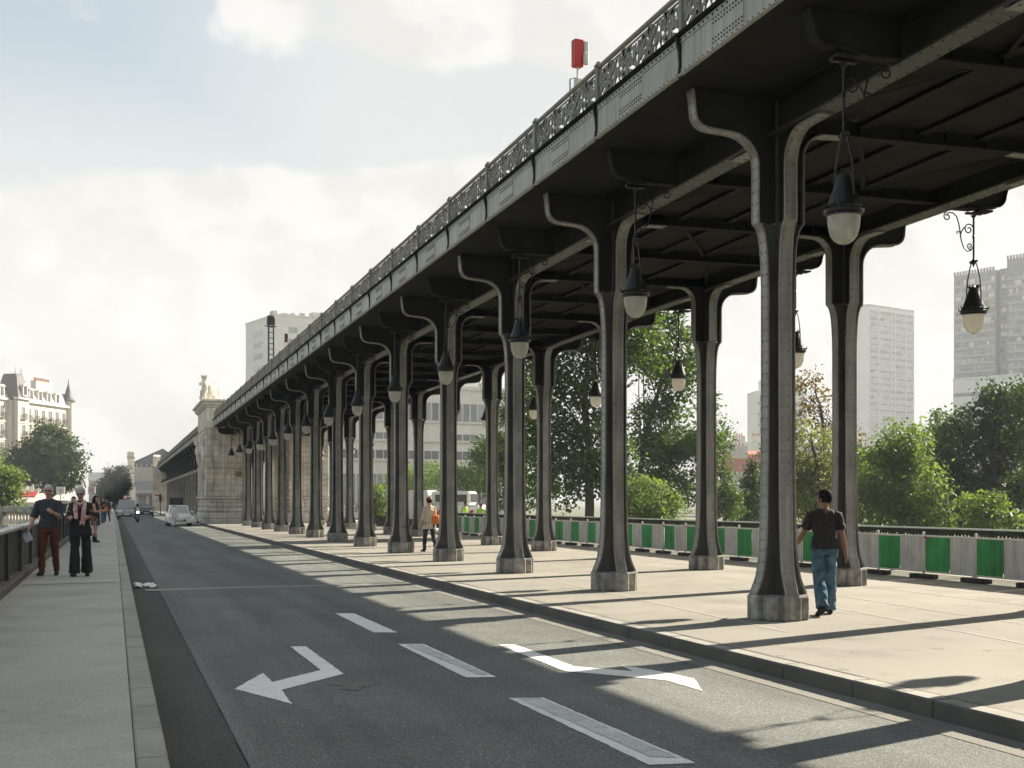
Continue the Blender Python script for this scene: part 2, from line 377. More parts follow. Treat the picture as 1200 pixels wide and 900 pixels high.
while y < 110:
    c_ = XR + .212 + rnd.uniform(-.006, .006); w_ = rnd.uniform(.006, .016); vs += [(c_ - w_, y, ZR + .0065), (c_ + w_, y, ZR + .0065)]; y += .3; k += 1
b.add(vs, [(2 * i, 2 * i + 1, 2 * i + 3, 2 * i + 2) for i in range(k - 1)]); structure('kerb_joint', b, MT['asphalt_dark'])
# road markings
def mark(name, pix, z=.005, m='white_paint', jit=0):
    pts = [ground(px, py, 0) for px, py in pix]; b = MB(); n = len(pts)
    # densify the outline with slightly worn edges
    out = []; r = random.Random(len(pix) * 7 + int(pix[0][0]))
    for i in range(n):
        p, q = Vector((*pts[i], 0)), Vector((*pts[(i + 1) % n], 0)); k = max(2, int((q - p).length / .06)); d = (q - p).normalized(); nn = Vector((-d.y, d.x, 0))
        for j in range(k): out.append(p + (q - p) * j / k + (nn * r.uniform(-.006, .006) if j else Vector()))
    b.add([(p.x, p.y, z) for p in out], [list(range(len(out)))])
    o = b.build(name, MT[m]); me = o.data
    bm = bmesh.new(); bm.from_mesh(me); bmesh.ops.triangulate(bm, faces=bm.faces, ngon_method='EAR_CLIP'); 
    for f in bm.faces:
        if f.normal.z < 0: f.normal_flip()
    bm.to_mesh(me); bm.free()
    return tag(o, kind='structure')
mark('road_marking', [(392.7, 719), (415, 719), (465.7, 741.5), (438.3, 741.5)])
mark('road_marking', [(466, 755), (496.7, 755), (582, 794), (546, 794.3)])
mark('road_marking', [(596, 818.5), (637, 818.2), (815, 895), (761, 897)])
mark('worn_road_marking', [(606, 818.8), (633, 818.6), (795, 889), (762, 888)], .009, 'grey_paint')
mark('worn_road_marking', [(476, 756.5), (494, 756), (572, 791), (560, 791)], .009, 'grey_paint')
mark('arrow_marking', [(340, 758), (358, 757.7), (402.7, 790), (330, 809), (342.3, 825.5), (275, 807.7), (308.3, 789), (319, 799.7), (376, 785.7)])
mark('arrow_marking', [(584, 756), (603.5, 755.5), (674, 781.5), (742, 787), (727, 780), (765, 785.5), (813.5, 795.5), (823, 810), (780, 797.5), (662, 786.8)])
z0 = ground(165, 691, 0)[1]
b = MB(); b.add([(.6, 26.0, .004), (2.2, 26.45, .004), (5.2, 26.72, .004), (5.2, 26.95, .004), (2.2, 26.75, .004), (.6, 26.6, .004)], [(0, 1, 2, 3, 4, 5)]); structure('expansion_joint', b, MT['kerb_light'])
b = MB(); b.add([(4.0, 26.95, .005), (6.25, 27.15, .005), (6.25, 27.22, .005), (4.0, 27.02, .005)], [(0, 1, 2, 3)]); structure('joint_seal', b, MT['asphalt_dark'])
b = MB(); b.add([(-1.75, 24.35, ZL + .004), (.115, 24.75, ZL + .004), (.115, 24.82, ZL + .004), (-1.75, 24.43, ZL + .004)], [(0, 1, 2, 3)]); structure('sidewalk_joint', b, MT['asphalt_dark'])
for x0, y0, x1, y1 in ((10.95, 21.5, 9.6, 10.5), (12.2, 24.5, 11.0, 9.5), (13.9, 33, 13.3, 12), (8.6, 26, 7.9, 14)):
    b = MB(); b.add([(x0 - .03, y0, ZR + .004), (x1 - .03, y1, ZR + .004), (x1 + .03, y1, ZR + .004), (x0 + .03, y0, ZR + .004)], [(0, 3, 2, 1)])
    structure('faded_bay_line', b, mat('faded_line', (.31, .295, .26), .85, .12, 4, .2, 70, space='World', fine=.25, fscale=50))
# scuffed pale stain in the asphalt beside the arrow
c = ground(411, 803, 0); b = MB(); pts = []
for i in range(28):
    a = 2 * PI * i / 28; r = .17 * (1 + .35 * math.sin(3 * a + 1) + .2 * math.sin(7 * a)); pts.append((c[0] + r * 1.1 * math.cos(a), c[1] + r * 1.7 * math.sin(a), .0045))
b.add(pts, [list(range(28))]); structure('asphalt_stain', b, asphalt('scuffed_asphalt', (.135, .13, .12)))
# ------------------------------------------------------------------ iron columns
CXM = 10.93; XN, XF = 8.66, 13.42; S = 6.0; SC1 = 15.6; UND = 7.25; ZB = 7.25
def flange(mb, path, d, wdt=.175, t=.026, rows=(-.055, .055), rs=.15, start=0., bead=.017):
    d = Vector(d); e = Vector((-d.y, d.x, 0)); k = len(path); vs = []; nr = []
    P = [Vector(p) for p in path]
    for i, p in enumerate(P):
        a = P[max(i - 1, 0)]; c = P[min(i + 1, k - 1)]; tn = (c - a).normalized(); n2 = Vector((tn.y, -tn.x)); nr.append(n2)
        q = p - n2 * t
        for pp in (p, q):
            for s in (-1, 1): vs.append(d * pp.x + e * (s * wdt / 2) + Vector((0, 0, pp.y)))
    fs = []
    for i in range(k - 1):
        A, B = i * 4, (i + 1) * 4
        fs += [(A, A + 1, B + 1, B), (A + 2, B + 2, B + 3, A + 3), (A, B, B + 2, A + 2), (A + 1, A + 3, B + 3, B + 1)]
    fs += [(0, 2, 3, 1), ((k - 1) * 4, (k - 1) * 4 + 1, (k - 1) * 4 + 3, (k - 1) * 4 + 2)]
    mb.add(vs, fs)
    if bead:
        for sg in (-1, 1): mb.tube([d * (p.x - nr[i].x * .006) + e * (sg * wdt / 2) + Vector((0, 0, p.y - nr[i].y * .006)) for i, p in enumerate(P)], bead, 6)
    # rivets along the path
    acc = start; tot = 0
    for i in range(k - 1):
        a, c = P[i], P[i + 1]; ln = (c - a).length
        while acc < tot + ln:
            u = (acc - tot) / ln; p = a.lerp(c, u); n2 = nr[i].lerp(nr[i + 1], u)
            for r in rows: mb.rivet(d * p.x + e * r + Vector((0, 0, p.y)), d * n2.x + Vector((0, 0, n2.y)))
            acc += rs
        tot += ln
    return P, nr
def web(mb, prs, d, th=.03):
    d = Vector(d); e = Vector((-d.y, d.x, 0))
    for (a, c, a2, c2) in prs:                      # quad given by four (r, z)
        vs = []
        for s in (-1, 1):
            for p in (a, c, c2, a2): vs.append(d * p[0] + e * (s * th / 2) + Vector((0, 0, p[1])))
        mb.add(vs, [(0, 1, 2, 3), (7, 6, 5, 4), (0, 4, 5, 1), (1, 5, 6, 2), (2, 6, 7, 3), (3, 7, 4, 0)])
SH = [(.395, .0), (.393, .32), (.372, .38), (.345, .44), (.318, .50), (.290, .58), (.268, .68), (.250, .82), (.236, 1.0), (.226, 1.25), (.217, 1.6), (.208, 2.2), (.203, 3.2), (.203, 4.5),
      (.208, 4.7), (.216, 4.88), (.228, 5.05), (.246, 5.18), (.272, 5.28), (.305, 5.345), (.343, 5.375)]
DT = UND - .15 - .004                               # deck underside above the pavement
def arc(c, r, a0, a1, n=6): return [(c[0] + r * math.cos(math.radians(a0 + (a1 - a0) * i / n)), c[1] + r * math.sin(math.radians(a0 + (a1 - a0) * i / n))) for i in range(n + 1)]
ARM_OUT = [(.344, 5.377), (.348, 5.45), (.348, 6.05)] + [(x, z) for x, z in arc((.76, 6.14), .412, 180, 96, 7)] + [(1.02, 6.575)] + arc((1.06, 6.80), .22, -86, 0, 6)[1:] + [(1.30, DT - .12), (1.315, DT - .01)]
ARM_LON = [(.344, 5.377), (.348, 5.45), (.348, 6.05)] + arc((.75, 6.14), .402, 180, 95, 7) + [(1.2, 6.541)]
ARM_IN = [(.344, 5.377), (.348, 5.45), (.348, 6.05)] + arc((.68, 6.3), .332, 180, 95, 6) + [(1.0, 6.64)]
def column_meshes():
    base = MB()
    for (x0, x1, y0, y1) in ((-.315, .315, -.30, .30),):
        base.cbox(x0, x1, y0, y1, 0, .325, .02)
    base.cbox(-.405, .405, -.135, .135, 0, .34, .018); base.cbox(-.133, .133, -.407, .407, 0, .337, .018)
    shaft = MB()
    for d in ((1, 0, 0), (-1, 0, 0), (0, 1, 0), (0, -1, 0)):
        P, n = flange(shaft, SH, d, start=.36)
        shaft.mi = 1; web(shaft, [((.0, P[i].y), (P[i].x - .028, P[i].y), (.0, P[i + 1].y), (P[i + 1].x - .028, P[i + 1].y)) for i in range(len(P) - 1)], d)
        # angle irons along the web
        dv = Vector(d); e = Vector((-dv.y, dv.x, 0))
        for s in (-1, 1):
            shaft.tube([dv * (p[0] - .05) + e * s * .035 + Vector((0, 0, p[1])) for p in SH if p[1] > .3], .022, 4)
        shaft.mi = 0
    shaft.mi = 1; shaft.box(-.05, .05, -.05, .05, .3, DT)
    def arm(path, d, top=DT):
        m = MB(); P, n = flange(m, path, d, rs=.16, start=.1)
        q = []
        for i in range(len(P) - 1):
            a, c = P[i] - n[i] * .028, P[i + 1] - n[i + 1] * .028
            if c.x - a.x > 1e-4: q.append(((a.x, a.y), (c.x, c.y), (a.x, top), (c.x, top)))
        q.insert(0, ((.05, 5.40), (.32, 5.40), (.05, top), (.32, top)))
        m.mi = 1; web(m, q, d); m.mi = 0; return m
    return base.mesh('column_base', MT['base_stone'], 35), shaft.mesh('column_shaft', [MT['iron'], MT['iron_web']], 40), arm(ARM_OUT, (-1, 0, 0)).mesh('bracket_arm', [MT['iron'], MT['iron_shade']], 40), \
        arm(ARM_LON, (0, 1, 0)).mesh('girder_arm', [MT['iron'], MT['iron_shade']], 40), arm(ARM_LON, (0, -1, 0)).mesh('girder_arm', [MT['iron'], MT['iron_shade']], 40), arm(ARM_IN, (1, 0, 0)).mesh('beam_arm', [MT['iron'], MT['iron_shade']], 40)
MT['iron_web'] = mat('column_web_shade', (.095, .094, .085), .5, .25, 2.2, .1, 45, streak=.3)  # shade of the recesses between flanges put into a darker web colour
CM = column_meshes()
def first_column():
    r = empty('iron_column', (0, 0, ZR), 0, 'x', 'column', 'iron columns under the viaduct')
    for nme, me in zip(('base_block', 'shaft', 'bracket_arm', 'girder_arm', 'girder_arm', 'beam_arm'), CM): link(nme, me, r)
    return r
COLS = [first_column()]; NCOL = 0
def put_column(x, y, flip, label, group=None):
    global NCOL
    o = COLS[0] if NCOL == 0 else dup(COLS[0])
    NCOL += 1
    o.location = (x, y, ZR); o.rotation_euler = (0, 0, PI if flip else 0); o['label'] = label
    if group: o['group'] = group
EXTRA_N = {-1: 'iron column beside the camera, second one before the kerbside row enters the photo', 0: 'iron column of the kerbside row standing just outside the right edge of the photo'}
for k in range(-1, 14):
    if k < 1: lab = EXTRA_N[k]
    elif k == 1: lab = 'riveted grey iron column nearest the camera, with the walking man at its foot'
    else: lab = f'riveted iron column, {ORD[k]} from the camera in the row along the kerb'
    put_column(XN, SC1 + (k - 1) * S, False, lab)
for k in range(-1, 14):
    if k < 1: lab = f'iron column of the river side row outside the photo, {"two bays" if k < 0 else "one bay"} before its right edge'
    elif k == 1: lab = 'iron column of the river side row just past the right edge of the photo'
    elif k == 2: lab = 'dark iron column just right of the walking man, in front of the barrier'
    else: lab = f'dark iron column of the river side row, {ORD[k]} from the camera, near the striped barrier'
    put_column(XF, SC1 + (k - 1) * S, True, lab)
# ------------------------------------------------------------------ viaduct deck
XFN, XFF = 7.0, 15.0
def spiral(c, r, turns, a0, sgn, n=18, r1=.25):
    return [(c[0] + r * (1 - (1 - r1) * i / n) * math.cos(a0 + sgn * 2 * PI * turns * i / n), c[1] + r * (1 - (1 - r1) * i / n) * math.sin(a0 + sgn * 2 * PI * turns * i / n)) for i in range(n + 1)]
def railing_mesh(L=1.5):
    m = MB()
    h0, h1 = .0, .50
    m.box(-.03, .03, .0, L, h0 - .03, h0 + .015); m.box(-.035, .035, 0, L, h1 + .0, h1 + .035); m.box(-.012, .012, 0, L, h1 - .075, h1 - .055)
    def cv(pts, r=.013): m.tube([(0, p[0], p[1]) for p in pts], r * 1.25, 4)
    def leaf(c, a, ln, wd):
        ca, sa = math.cos(a), math.sin(a); pts = []
        for u, v in ((0, 0), (.3, .5), (.6, .42), (1, 0), (.6, -.42), (.3, -.5)):
            pts.append((c[0] + ca * u * ln - sa * v * wd, c[1] + sa * u * ln + ca * v * wd))
        m.add([(-.02, p[0], p[1]) for p in pts] + [(.012, p[0], p[1]) for p in pts], [tuple(range(6)), tuple(range(11, 5, -1))] + [(i, (i + 1) % 6, 6 + (i + 1) % 6, 6 + i) for i in range(6)])
    hw = L / 2
    for q in range(2):
        o = q * hw; f = 1 if q == 0 else -1
        X = lambda u: (o + u) if f > 0 else (o + hw - u)
        def mc(pts): return [(X(p[0]), p[1]) for p in pts]
        cv(mc(spiral((.20, .25), .19, 1.35, -PI / 2, 1, 22, .2)), .015)
        cv(mc(spiral((.52, .14), .125, 1.2, PI / 2, 1, 18, .2)), .013)
        cv(mc(spiral((.54, .335), .09, 1.1, -PI / 2, -1, 14, .25)), .012)
        cv(mc([(.20, .06), (.36, .03), (.46, .10), (.56, .265), (.68, .33), (.74, .42)]), .014)
        cv(mc([(.02, .02), (.10, .30), (.30, .42)]), .012); cv(mc([(.40, .42), (.44, .30), (.38, .12)]), .012)
        cv(mc([(.64, .02), (.70, .16), (.66, .30)]), .012); cv(mc([(.05,.40),(.12,.15),(.02,.02)]),.011)
        for (cx, cz, a, ln, wd) in ((.12, .10, 1.1, .2, .10), (.33, .30, 2.3, .17, .09), (.46, .20, .6, .18, .08), (.62, .24, 1.5, .17, .08), (.20, .25, .4, .13, .09), (.52, .05, 2.6, .15, .07), (.28, .05, .5, .14, .07), (.06, .20, 1.3, .2, .11), (.38, .33, .7, .18, .1), (.30, .14, 2.4, .15, .09), (.50, .30, 2.0, .16, .09), (.66, .10, 1.2, .2, .1), (.22, .36, .3, .16, .08), (.44, .06, .9, .16, .09), (.58, .40, 2.8, .16, .08)):
            leaf((X(cx), cz), a if f > 0 else PI - a, ln, wd)
    return m.mesh('railing_panel', MT['rail_iron'], 40)
RAILM = railing_mesh()
def post_mesh(w_, h):
    m = MB(); m.cbox(-w_, w_, -w_, w_, -.1, h, .008)
    m.cbox(-w_ * 1.35, w_ * 1.35, -w_ * 1.35, w_ * 1.35, h + .001, h + .045, .012); m.lathe([(w_ * 1.1, 0), (w_ * .9, .03), (0, .05)], 8, (0, 0, h + .046)); m.cbox(-w_ * 1.25, w_ * 1.25, -w_ * 1.25, w_ * 1.25, -.06, .02, .01)
    return m.mesh('railing_post', MT['rail_iron'])
POSTM = post_mesh(.045, .53); THINM = post_mesh(.016, .52)
def fascia_mesh():
    m = MB(); L = 3.0
    m.box(0, .02, .012, L - .012, 0, .495); m.box(-.012, .0, .012, L - .012, .0, .075); m.box(-.012, .0, .012, L - .012, .42, .495); m.box(-.06, -.013, .012, L - .012, -.012, .0)
    m.mi = 1
    for z in (.037, .458):
        y = .1
        while y < L: m.rivet((-.012, y, z), (-1, 0, 0), .016, .014); y += .13
    m.mi = 0; m.box(-.009, -.0005, L * .42, L * .70, .0755, .4195)
    m.mi = 1
    for z in (.10, .15, .34, .39):
        y = L * .43
        while y < L * .69: m.rivet((-.009, y, z), (-1, 0, 0), .014, .012); y += .075
    return m.mesh('fascia_plate', [MT['iron_light'], MT['iron_dark']], 40)
FASM = fascia_mesh()
def console_mesh():
    m = MB()
    poly = [(.02, -.02), (-.025, -.02), (-.035, .05), (-.022, .16), (-.035, .32), (-.06, .42), (-.068, .494), (.02, .494)]
    m.prism(poly, -.024, .024, 'y')
    return m.mesh('console', MT['iron_shade'], 40)
CONM = console_mesh()
def bracket_mesh():                               # half-bay cantilever bracket carrying a lamp; local: -X outwards from the column row
    m = MB(); path = [(.1, 6.60), (.60, 6.60), (.98, 6.66)] + arc((1.06, 6.86), .2, -80, 0, 5) + [(1.30, DT - .1), (1.31, DT - .012)]
    P, n = flange(m, path, (-1, 0, 0), .17, .024, (-.06, .06), .16, .1)
    q = []
    for i in range(len(P) - 1):
        a, c = P[i] - n[i] * .024, P[i + 1] - n[i + 1] * .024
        if c.x - a.x > 1e-4: q.append(((a.x, a.y), (c.x, c.y), (a.x, DT - .003), (c.x, DT - .003)))
    web(m, q, (-1, 0, 0), .028); m.cbox(-.98, -.70, -.11, .11, 6.565, 6.598, .006)
    m.T = Matrix.Translation((0, 0, .15)); m.v = [(p[0], p[1], p[2] + .15) for p in m.v]
    return m.mesh('lamp_bracket', MT['iron_shade'], 40)
BRM = bracket_mesh()
def beam_mesh(x0, x1, zb, zt=UND - .006, fw=.2):
    m = MB(); m.box(x0, x1, -.015, .015, zb + .031, zt); m.box(x0, x1, -fw / 2, fw / 2, zb, zb + .03)
    x = x0 + .5
    while x < x1 - .2: m.box(x - .02, x + .02, -.07, .07, zb + .032, zt); x += .7
    return m.mesh('cross_beam', MT['iron_dark'])
CBM = beam_mesh(XN + .06, XF - .06, 6.80); 
def viaduct(y0, nb, label):                       # nb half bays of 3 m
    y1 = y0 + 3 * nb
    r = empty('viaduct', (0, 0, 0), 0, label, 'viaduct')
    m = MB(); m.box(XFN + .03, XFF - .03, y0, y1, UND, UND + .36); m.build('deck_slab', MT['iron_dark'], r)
    m = MB(); m.box(XFN + .4, XFF - .4, y0, y1, UND + .362, UND + .52); m.build('ballast_bed', MT['earth'], r)
    for x in (XN, XF):
        m = MB(); m.box(x - .02, x + .02, y0, y1, 6.752, UND - .004); m.mi = 1; m.box(x - .16, x + .16, y0, y1, 6.72, 6.75); m.mi = 0; m.box(x - .14, x + .14, y0, y1, UND - .05, UND - .005)
        for sgn in (-1, 1): m.box(x + sgn * .055 - .032, x + sgn * .055 + .032, y0, y1, 6.7505, 6.80)
        y = y0; m.mi = 1
        while y < y1:
            for s in (-.12, .12): m.rivet((x + s, y, 6.72), (0, 0, -1), .018, .014)
            y += .2
        m.build('girder', [MT['iron_shade'], MT['iron_mid']], r, smooth=40)
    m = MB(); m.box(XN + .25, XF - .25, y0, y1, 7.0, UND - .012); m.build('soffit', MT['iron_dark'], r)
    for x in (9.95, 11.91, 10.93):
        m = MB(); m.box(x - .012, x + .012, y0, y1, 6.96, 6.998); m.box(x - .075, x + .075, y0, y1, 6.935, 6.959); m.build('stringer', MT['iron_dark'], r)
    for x, sgn in ((XFN, 1), (XFF, -1)):
        m = MB(); m.prism([(x + sgn * .03, ZB + .496), (x - sgn * .03, ZB + .496), (x - sgn * .07, ZB + .52), (x - sgn * .07, ZB + .54), (x + sgn * .12, ZB + .55), (x + sgn * .12, ZB + .496)], y0, y1, 'y'); m.build('cornice', MT['iron_dark'], r)  # dark colour stands in for the shaded band below the railing
    off = -.45
    for i in range(nb):
        y = y0 + 3 * i
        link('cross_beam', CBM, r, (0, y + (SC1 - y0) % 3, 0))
        m0 = link('fascia_plate', FASM, r, (XFN, y + off + (SC1 - y0) % 3, ZB)); m1 = link('fascia_plate', FASM, r, (XFF, y + off + 3 + (SC1 - y0) % 3, ZB), PI)
        for x, rz, a in ((XFN, 0, 0), (XFF, PI, 0)):
            yy = y + off + (SC1 - y0) % 3
            link('console', CONM, r, (x, yy, ZB), rz); link('railing_post', POSTM, r, (x + (.03 if rz == 0 else -.03), yy, ZB + .56), rz)
        yy = y + off + (SC1 - y0) % 3
        if i < 49:
            link('railing_panel', RAILM, r, (XFN + .03, yy + .02, ZB + .57)); link('railing_panel', RAILM, r, (XFN + .03, yy + 1.5, ZB + .57))
    for i in range(nb // 2):
        y = SC1 + S * math.ceil((y0 - SC1) / S) + S * i
        m = MB(); zb = 6.91
        for (xa, ya, xb, yb) in ((XN, 0, 9.95, 3), (9.95, 0, 11.91, 3), (11.91, 3, XF, 0), (XN, 6, 9.95, 3), (11.91, 3, XF, 6)):
            d = Vector((xb - xa, yb - ya, 0)).normalized(); e = Vector((-d.y, d.x, 0)) * .035
            a, c = Vector((xa, y + ya, zb)) + d * .1, Vector((xb, y + yb, zb)) - d * .1
            zb += .003
            m.add([a + e, c + e, c - e, a - e, a + e + Vector((0, 0, .012)), c + e + Vector((0, 0, .012)), c - e + Vector((0, 0, .012)), a - e + Vector((0, 0, .012))], [(0, 1, 2, 3), (7, 6, 5, 4), (0, 4, 5, 1), (1, 5, 6, 2), (2, 6, 7, 3), (3, 7, 4, 0)])
        m.build('bracing', MT['iron_dark'], r)
        for x, rz in ((XN, 0), (XF, PI)): link('lamp_bracket', BRM, r, (x, y + 3, 0), rz)
    return r
viaduct(SC1 - 27, 36, 'riveted iron viaduct deck with scrollwork railing running over the columns towards the stone pier')
# ------------------------------------------------------------------ hanging lamps
def lamp_meshes():
    pole = MB(); pole.tube([(0, 0, -.06), (0, 0, -.87)], .017, 8)
    pole.cbox(-.16, .16, -.035, .035, -.045, -.008, .008); pole.lathe([(.0, -.06), (.05, -.06), (.03, -.09), (.018, -.1)], 8); pole.lathe([(.018, -.40), (.03, -.42), (.018, -.44)], 8); pole.lathe([(.018, -.80), (.04, -.83), (.045, -.86), (.02, -.9), (0, -.96)], 8)
    scr = MB()
    def t(pts, r=.011): scr.tube([(p[0], 0, p[1]) for p in pts], r, 5)
    S_ = [(.56, -.09), (.50, -.04), (.42, -.04), (.34, -.10), (.30, -.22), (.27, -.36), (.25, -.50), (.20, -.62), (.13, -.68), (.06, -.66), (.02, -.60)]
    t(S_); t(spiral((.53, -.11), .075, 1.1, 1.3, -1, 14, .3)); t(spiral((.075, -.585), .06, 1.2, -2.2, 1, 14, .25)); t(spiral((.10, -.30), .10, 1.35, 2.8, -1, 18, .2)); t([(.19, -.27), (.25, -.36), (.27, -.44)]); t(spiral((.32, -.37), .035, .9, PI, -1, 8, .3), .008)
    yoke = MB()
    for s in (-1, 1): yoke.tube([(0, s * .045, -.84), (0, s * .10, -.95), (0, s * .165, -1.15), (0, s * .19, -1.34), (0, s * .20, -1.56)], .011, 6)
    yoke.cbox(-.02, .02, -.08, .08, -.86, -.835, .005)
    for s in (-1, 1): yoke.ell((0, s * .085, -.848), (.024, .024, .024), 8, 5)
    hat = MB(); z0 = -1.735
    hat.lathe([(.19, 0), (.222, .0), (.226, .035), (.205, .05), (.212, .075), (.19, .09), (.17, .15), (.13, .26), (.095, .36), (.075, .42), (.08, .44), (0, .44)], 20, (0, 0, z0))
    for j in range(8):
        a = 2 * PI * j / 8; c = Vector((math.cos(a), math.sin(a), 0)); hat.tube([c * .205 + Vector((0, 0, z0 + .04)), c * .245 + Vector((0, 0, z0 + .075)), c * .25 + Vector((0, 0, z0 + .12))], [.02, .014, .003], 5)
        hat.tube([c * .07 + Vector((0, 0, z0 + .43)), c * .095 + Vector((0, 0, z0 + .475)), c * .115 + Vector((0, 0, z0 + .485))], [.018, .012, .002], 5)
    globe = MB(); prof = [(.0, -.345), (.06, -.336), (.11, -.305), (.148, -.25), (.172, -.17), (.182, -.08), (.184, -.002)]
    globe.lathe(prof, 20, (0, 0, z0)); 
    ring = MB(); ring.lathe([(.186, -.03), (.193, -.025), (.193, -.004), (.186, -.002)], 20, (0, 0, z0)); fin = MB(); fin.lathe([(0, -.36), (.018, -.358), (.02, -.347), (0, -.345)], 8, (0, 0, z0))
    return pole, scr, yoke, hat, globe, ring, fin
def globemat():
    m = mat('opal_lamp_glass', (.50, .50, .455), .12, .3, 9, 0, spec=.6, tint=(.40, .40, .37)); nt = m.node_tree; N = nt.nodes; L = nt.links; b = N['Principled BSDF']; out = [n for n in N if n.type == 'OUTPUT_MATERIAL'][0]
    tr = N.new('ShaderNodeBsdfTranslucent'); tr.inputs[0].default_value = (.9, .88, .8, 1); mx = N.new('ShaderNodeMixShader'); mx.inputs[0].default_value = .55
    L.new(b.outputs[0], mx.inputs[1]); L.new(tr.outputs[0], mx.inputs[2]); L.new(mx.outputs[0], out.inputs[0]); return m
GLM = globemat()
pole, scr, yoke, hat, globe, ring, fin = lamp_meshes()
LM = [('pole', pole.mesh('lamp_pole', MT['lamp_black'], 40)), ('scroll', scr.mesh('lamp_scroll', MT['lamp_black'], 50)), ('yoke', yoke.mesh('lamp_yoke', MT['lamp_black'], 50)), ('hood', hat.mesh('lamp_hood', MT['lamp_black'], 35)), ('globe', globe.mesh('lamp_globe', GLM, 60)), ('rim', ring.mesh('lamp_rim', MT['lamp_black'], 40)), ('finial', fin.mesh('lamp_finial', MT['lamp_black'], 40))]
LAMP0 = empty('hanging_lamp', (0, 0, 0), 0, 'x', 'lamp', 'lamps hanging under the viaduct')
for nme, me in LM: link(nme, me, LAMP0)
NL = 0
def put_lamp(x, y, flip, label):
    global NL
    o = LAMP0 if NL == 0 else dup(LAMP0)
    NL += 1
    o.location = (x, y, 6.715); o.rotation_euler = (0, 0, PI if flip else 0); o['label'] = label
XL, XLF = XN - .84, XF + .66
for k in range(0, 14):
    y = SC1 - 3 + k * S
    lab = 'large black lantern with pale glass hanging right of the nearest column' if k == 0 else f'black lantern hanging over the kerb side between the {ORD[k]} and {ORD[k+1]} near columns'
    put_lamp(XL, y, False, lab)
for k in range(0, 14):
    y = SC1 - 3 + k * S
    lab = {0: 'black lantern of the river side row just outside the right edge', 1: 'black lantern silhouetted against the grey tower at the far right', 2: 'black lantern half hidden behind the nearest column, on the river side', 3: 'black lantern hanging in front of the trees in the second gap from the nearest column'}.get(k, f'black lantern hanging on the river side between the {ORD[k]} and {ORD[k+1]} far columns')
    put_lamp(XLF, y, True, lab)
# ------------------------------------------------------------------ barrier of green and grey panels, bridge railing behind
MT['green'] = mat('barrier_green', (.028, .36, .095), .45, .2, 3, .05, 60, streak=.35)
MT['bgrey'] = mat('barrier_grey', (.64, .63, .61), .5, .14, 3, .05, 60, streak=.25)
MT['bwhite'] = mat('barrier_post', (.55, .54, .52), .45, .1, 5, .05, 60)
MT['red'] = mat('red_plastic', (.45, .025, .02), .4, .1, 5, .02, 60)
def corr(y0, y1, z0, z1, x=0.):
    m = MB(); n = int((y1 - y0) / .0125); vs = []
    for i in range(n + 1):
        y = y0 + (y1 - y0) * i / n; dx = (.010 if (i // 2) % 2 else -.010)
        vs += [(x + dx, y, z0), (x + dx, y, z1), (x + dx + .003, y, z1), (x + dx + .003, y, z0)]
    fs = []
    for i in range(n):
        A, B = 4 * i, 4 * i + 4
        fs += [(A, B, B + 1, A + 1), (A + 1, B + 1, B + 2, A + 2), (A + 2, B + 2, B + 3, A + 3), (A + 3, B + 3, B, A)]
    m.add(vs, fs); return m
PB = 1.665
def barrier_proto():
    r = empty('barrier_panel', (0, 0, ZR), 0, 'x', 'barrier', 'green and grey construction barrier panels')
    m = MB(); m.tube([(0, 0, .06), (0, 0, .95)], .028, 10); m.lathe([(.03, .95), (.032, .965), (0, .975)], 10); m.build('post', MT['bwhite'], r, smooth=40)
    m = MB(); m.box(-.018, .018, .03, PB - .03, .865, .90); m.box(-.018, .018, .03, PB - .03, .125, .155); m.build('frame', MT['bwhite'], r)
    corr(PB / 2 + .002, PB - .035, .157, .863).build('green_half', MT['green'], r); corr(.035, PB / 2 - .002, .157, .863).build('grey_half', MT['bgrey'], r)
    m = MB(); m.cbox(-.11, .11, -.36, .36, 0, .09, .015); m.build('foot', MT['black'], r)
    m = MB(); m.cbox(-.03, .03, -.09, -.032, .84, .88, .006); m.build('clip', MT['red'], r)
    return r
BP = barrier_proto(); XB = 16.2; nb = 0
for k in range(-6, 27):
    y = 21.35 + k * PB
    o = BP if nb == 0 else dup(BP)
    nb += 1; o.location = (XB + .02 * math.sin(k * 1.9), y - PB, ZR); o.rotation_euler = (0, 0, math.radians(1.6 * math.sin(k * 2.7 + k * k * .3)))
    if k < 0: lab = f'green and grey corrugated barrier panel outside the photo, {ORD[-k]} past its right edge'
    elif k == 0: lab = 'green and grey corrugated barrier panel touching the right edge of the photo'
    else: lab = f'green and grey corrugated barrier panel, {ORD[k + 1]} from the right edge of the photo'
    o['label'] = lab
r = empty('bridge_railing', (17.45, 0, ZR), 0, 'dark metal bridge railing with a pale top rail behind the striped barrier', 'railing')
m = MB(); m.cbox(-.05, .05, 2, 92, .995, 1.03, .012); m.build('top_rail', MT['galv'], r)
m = MB(); m.box(-.02, .02, 2, 92, .12, .16); m.box(-.03, .03, 2, 92, .89, .99)
y = 2.
while y < 92: m.box(-.009, .009, y, y + .06, .161, .889); y += .12
m.build('bar_screen', MT['iron_dark'], r)
for i in range(31):
    m = MB(); m.cbox(-.045, .045, -.045, .045, 0, .969, .008); m.build('post', MT['iron_dark'], r, (0, 2 + i * 3, 0))
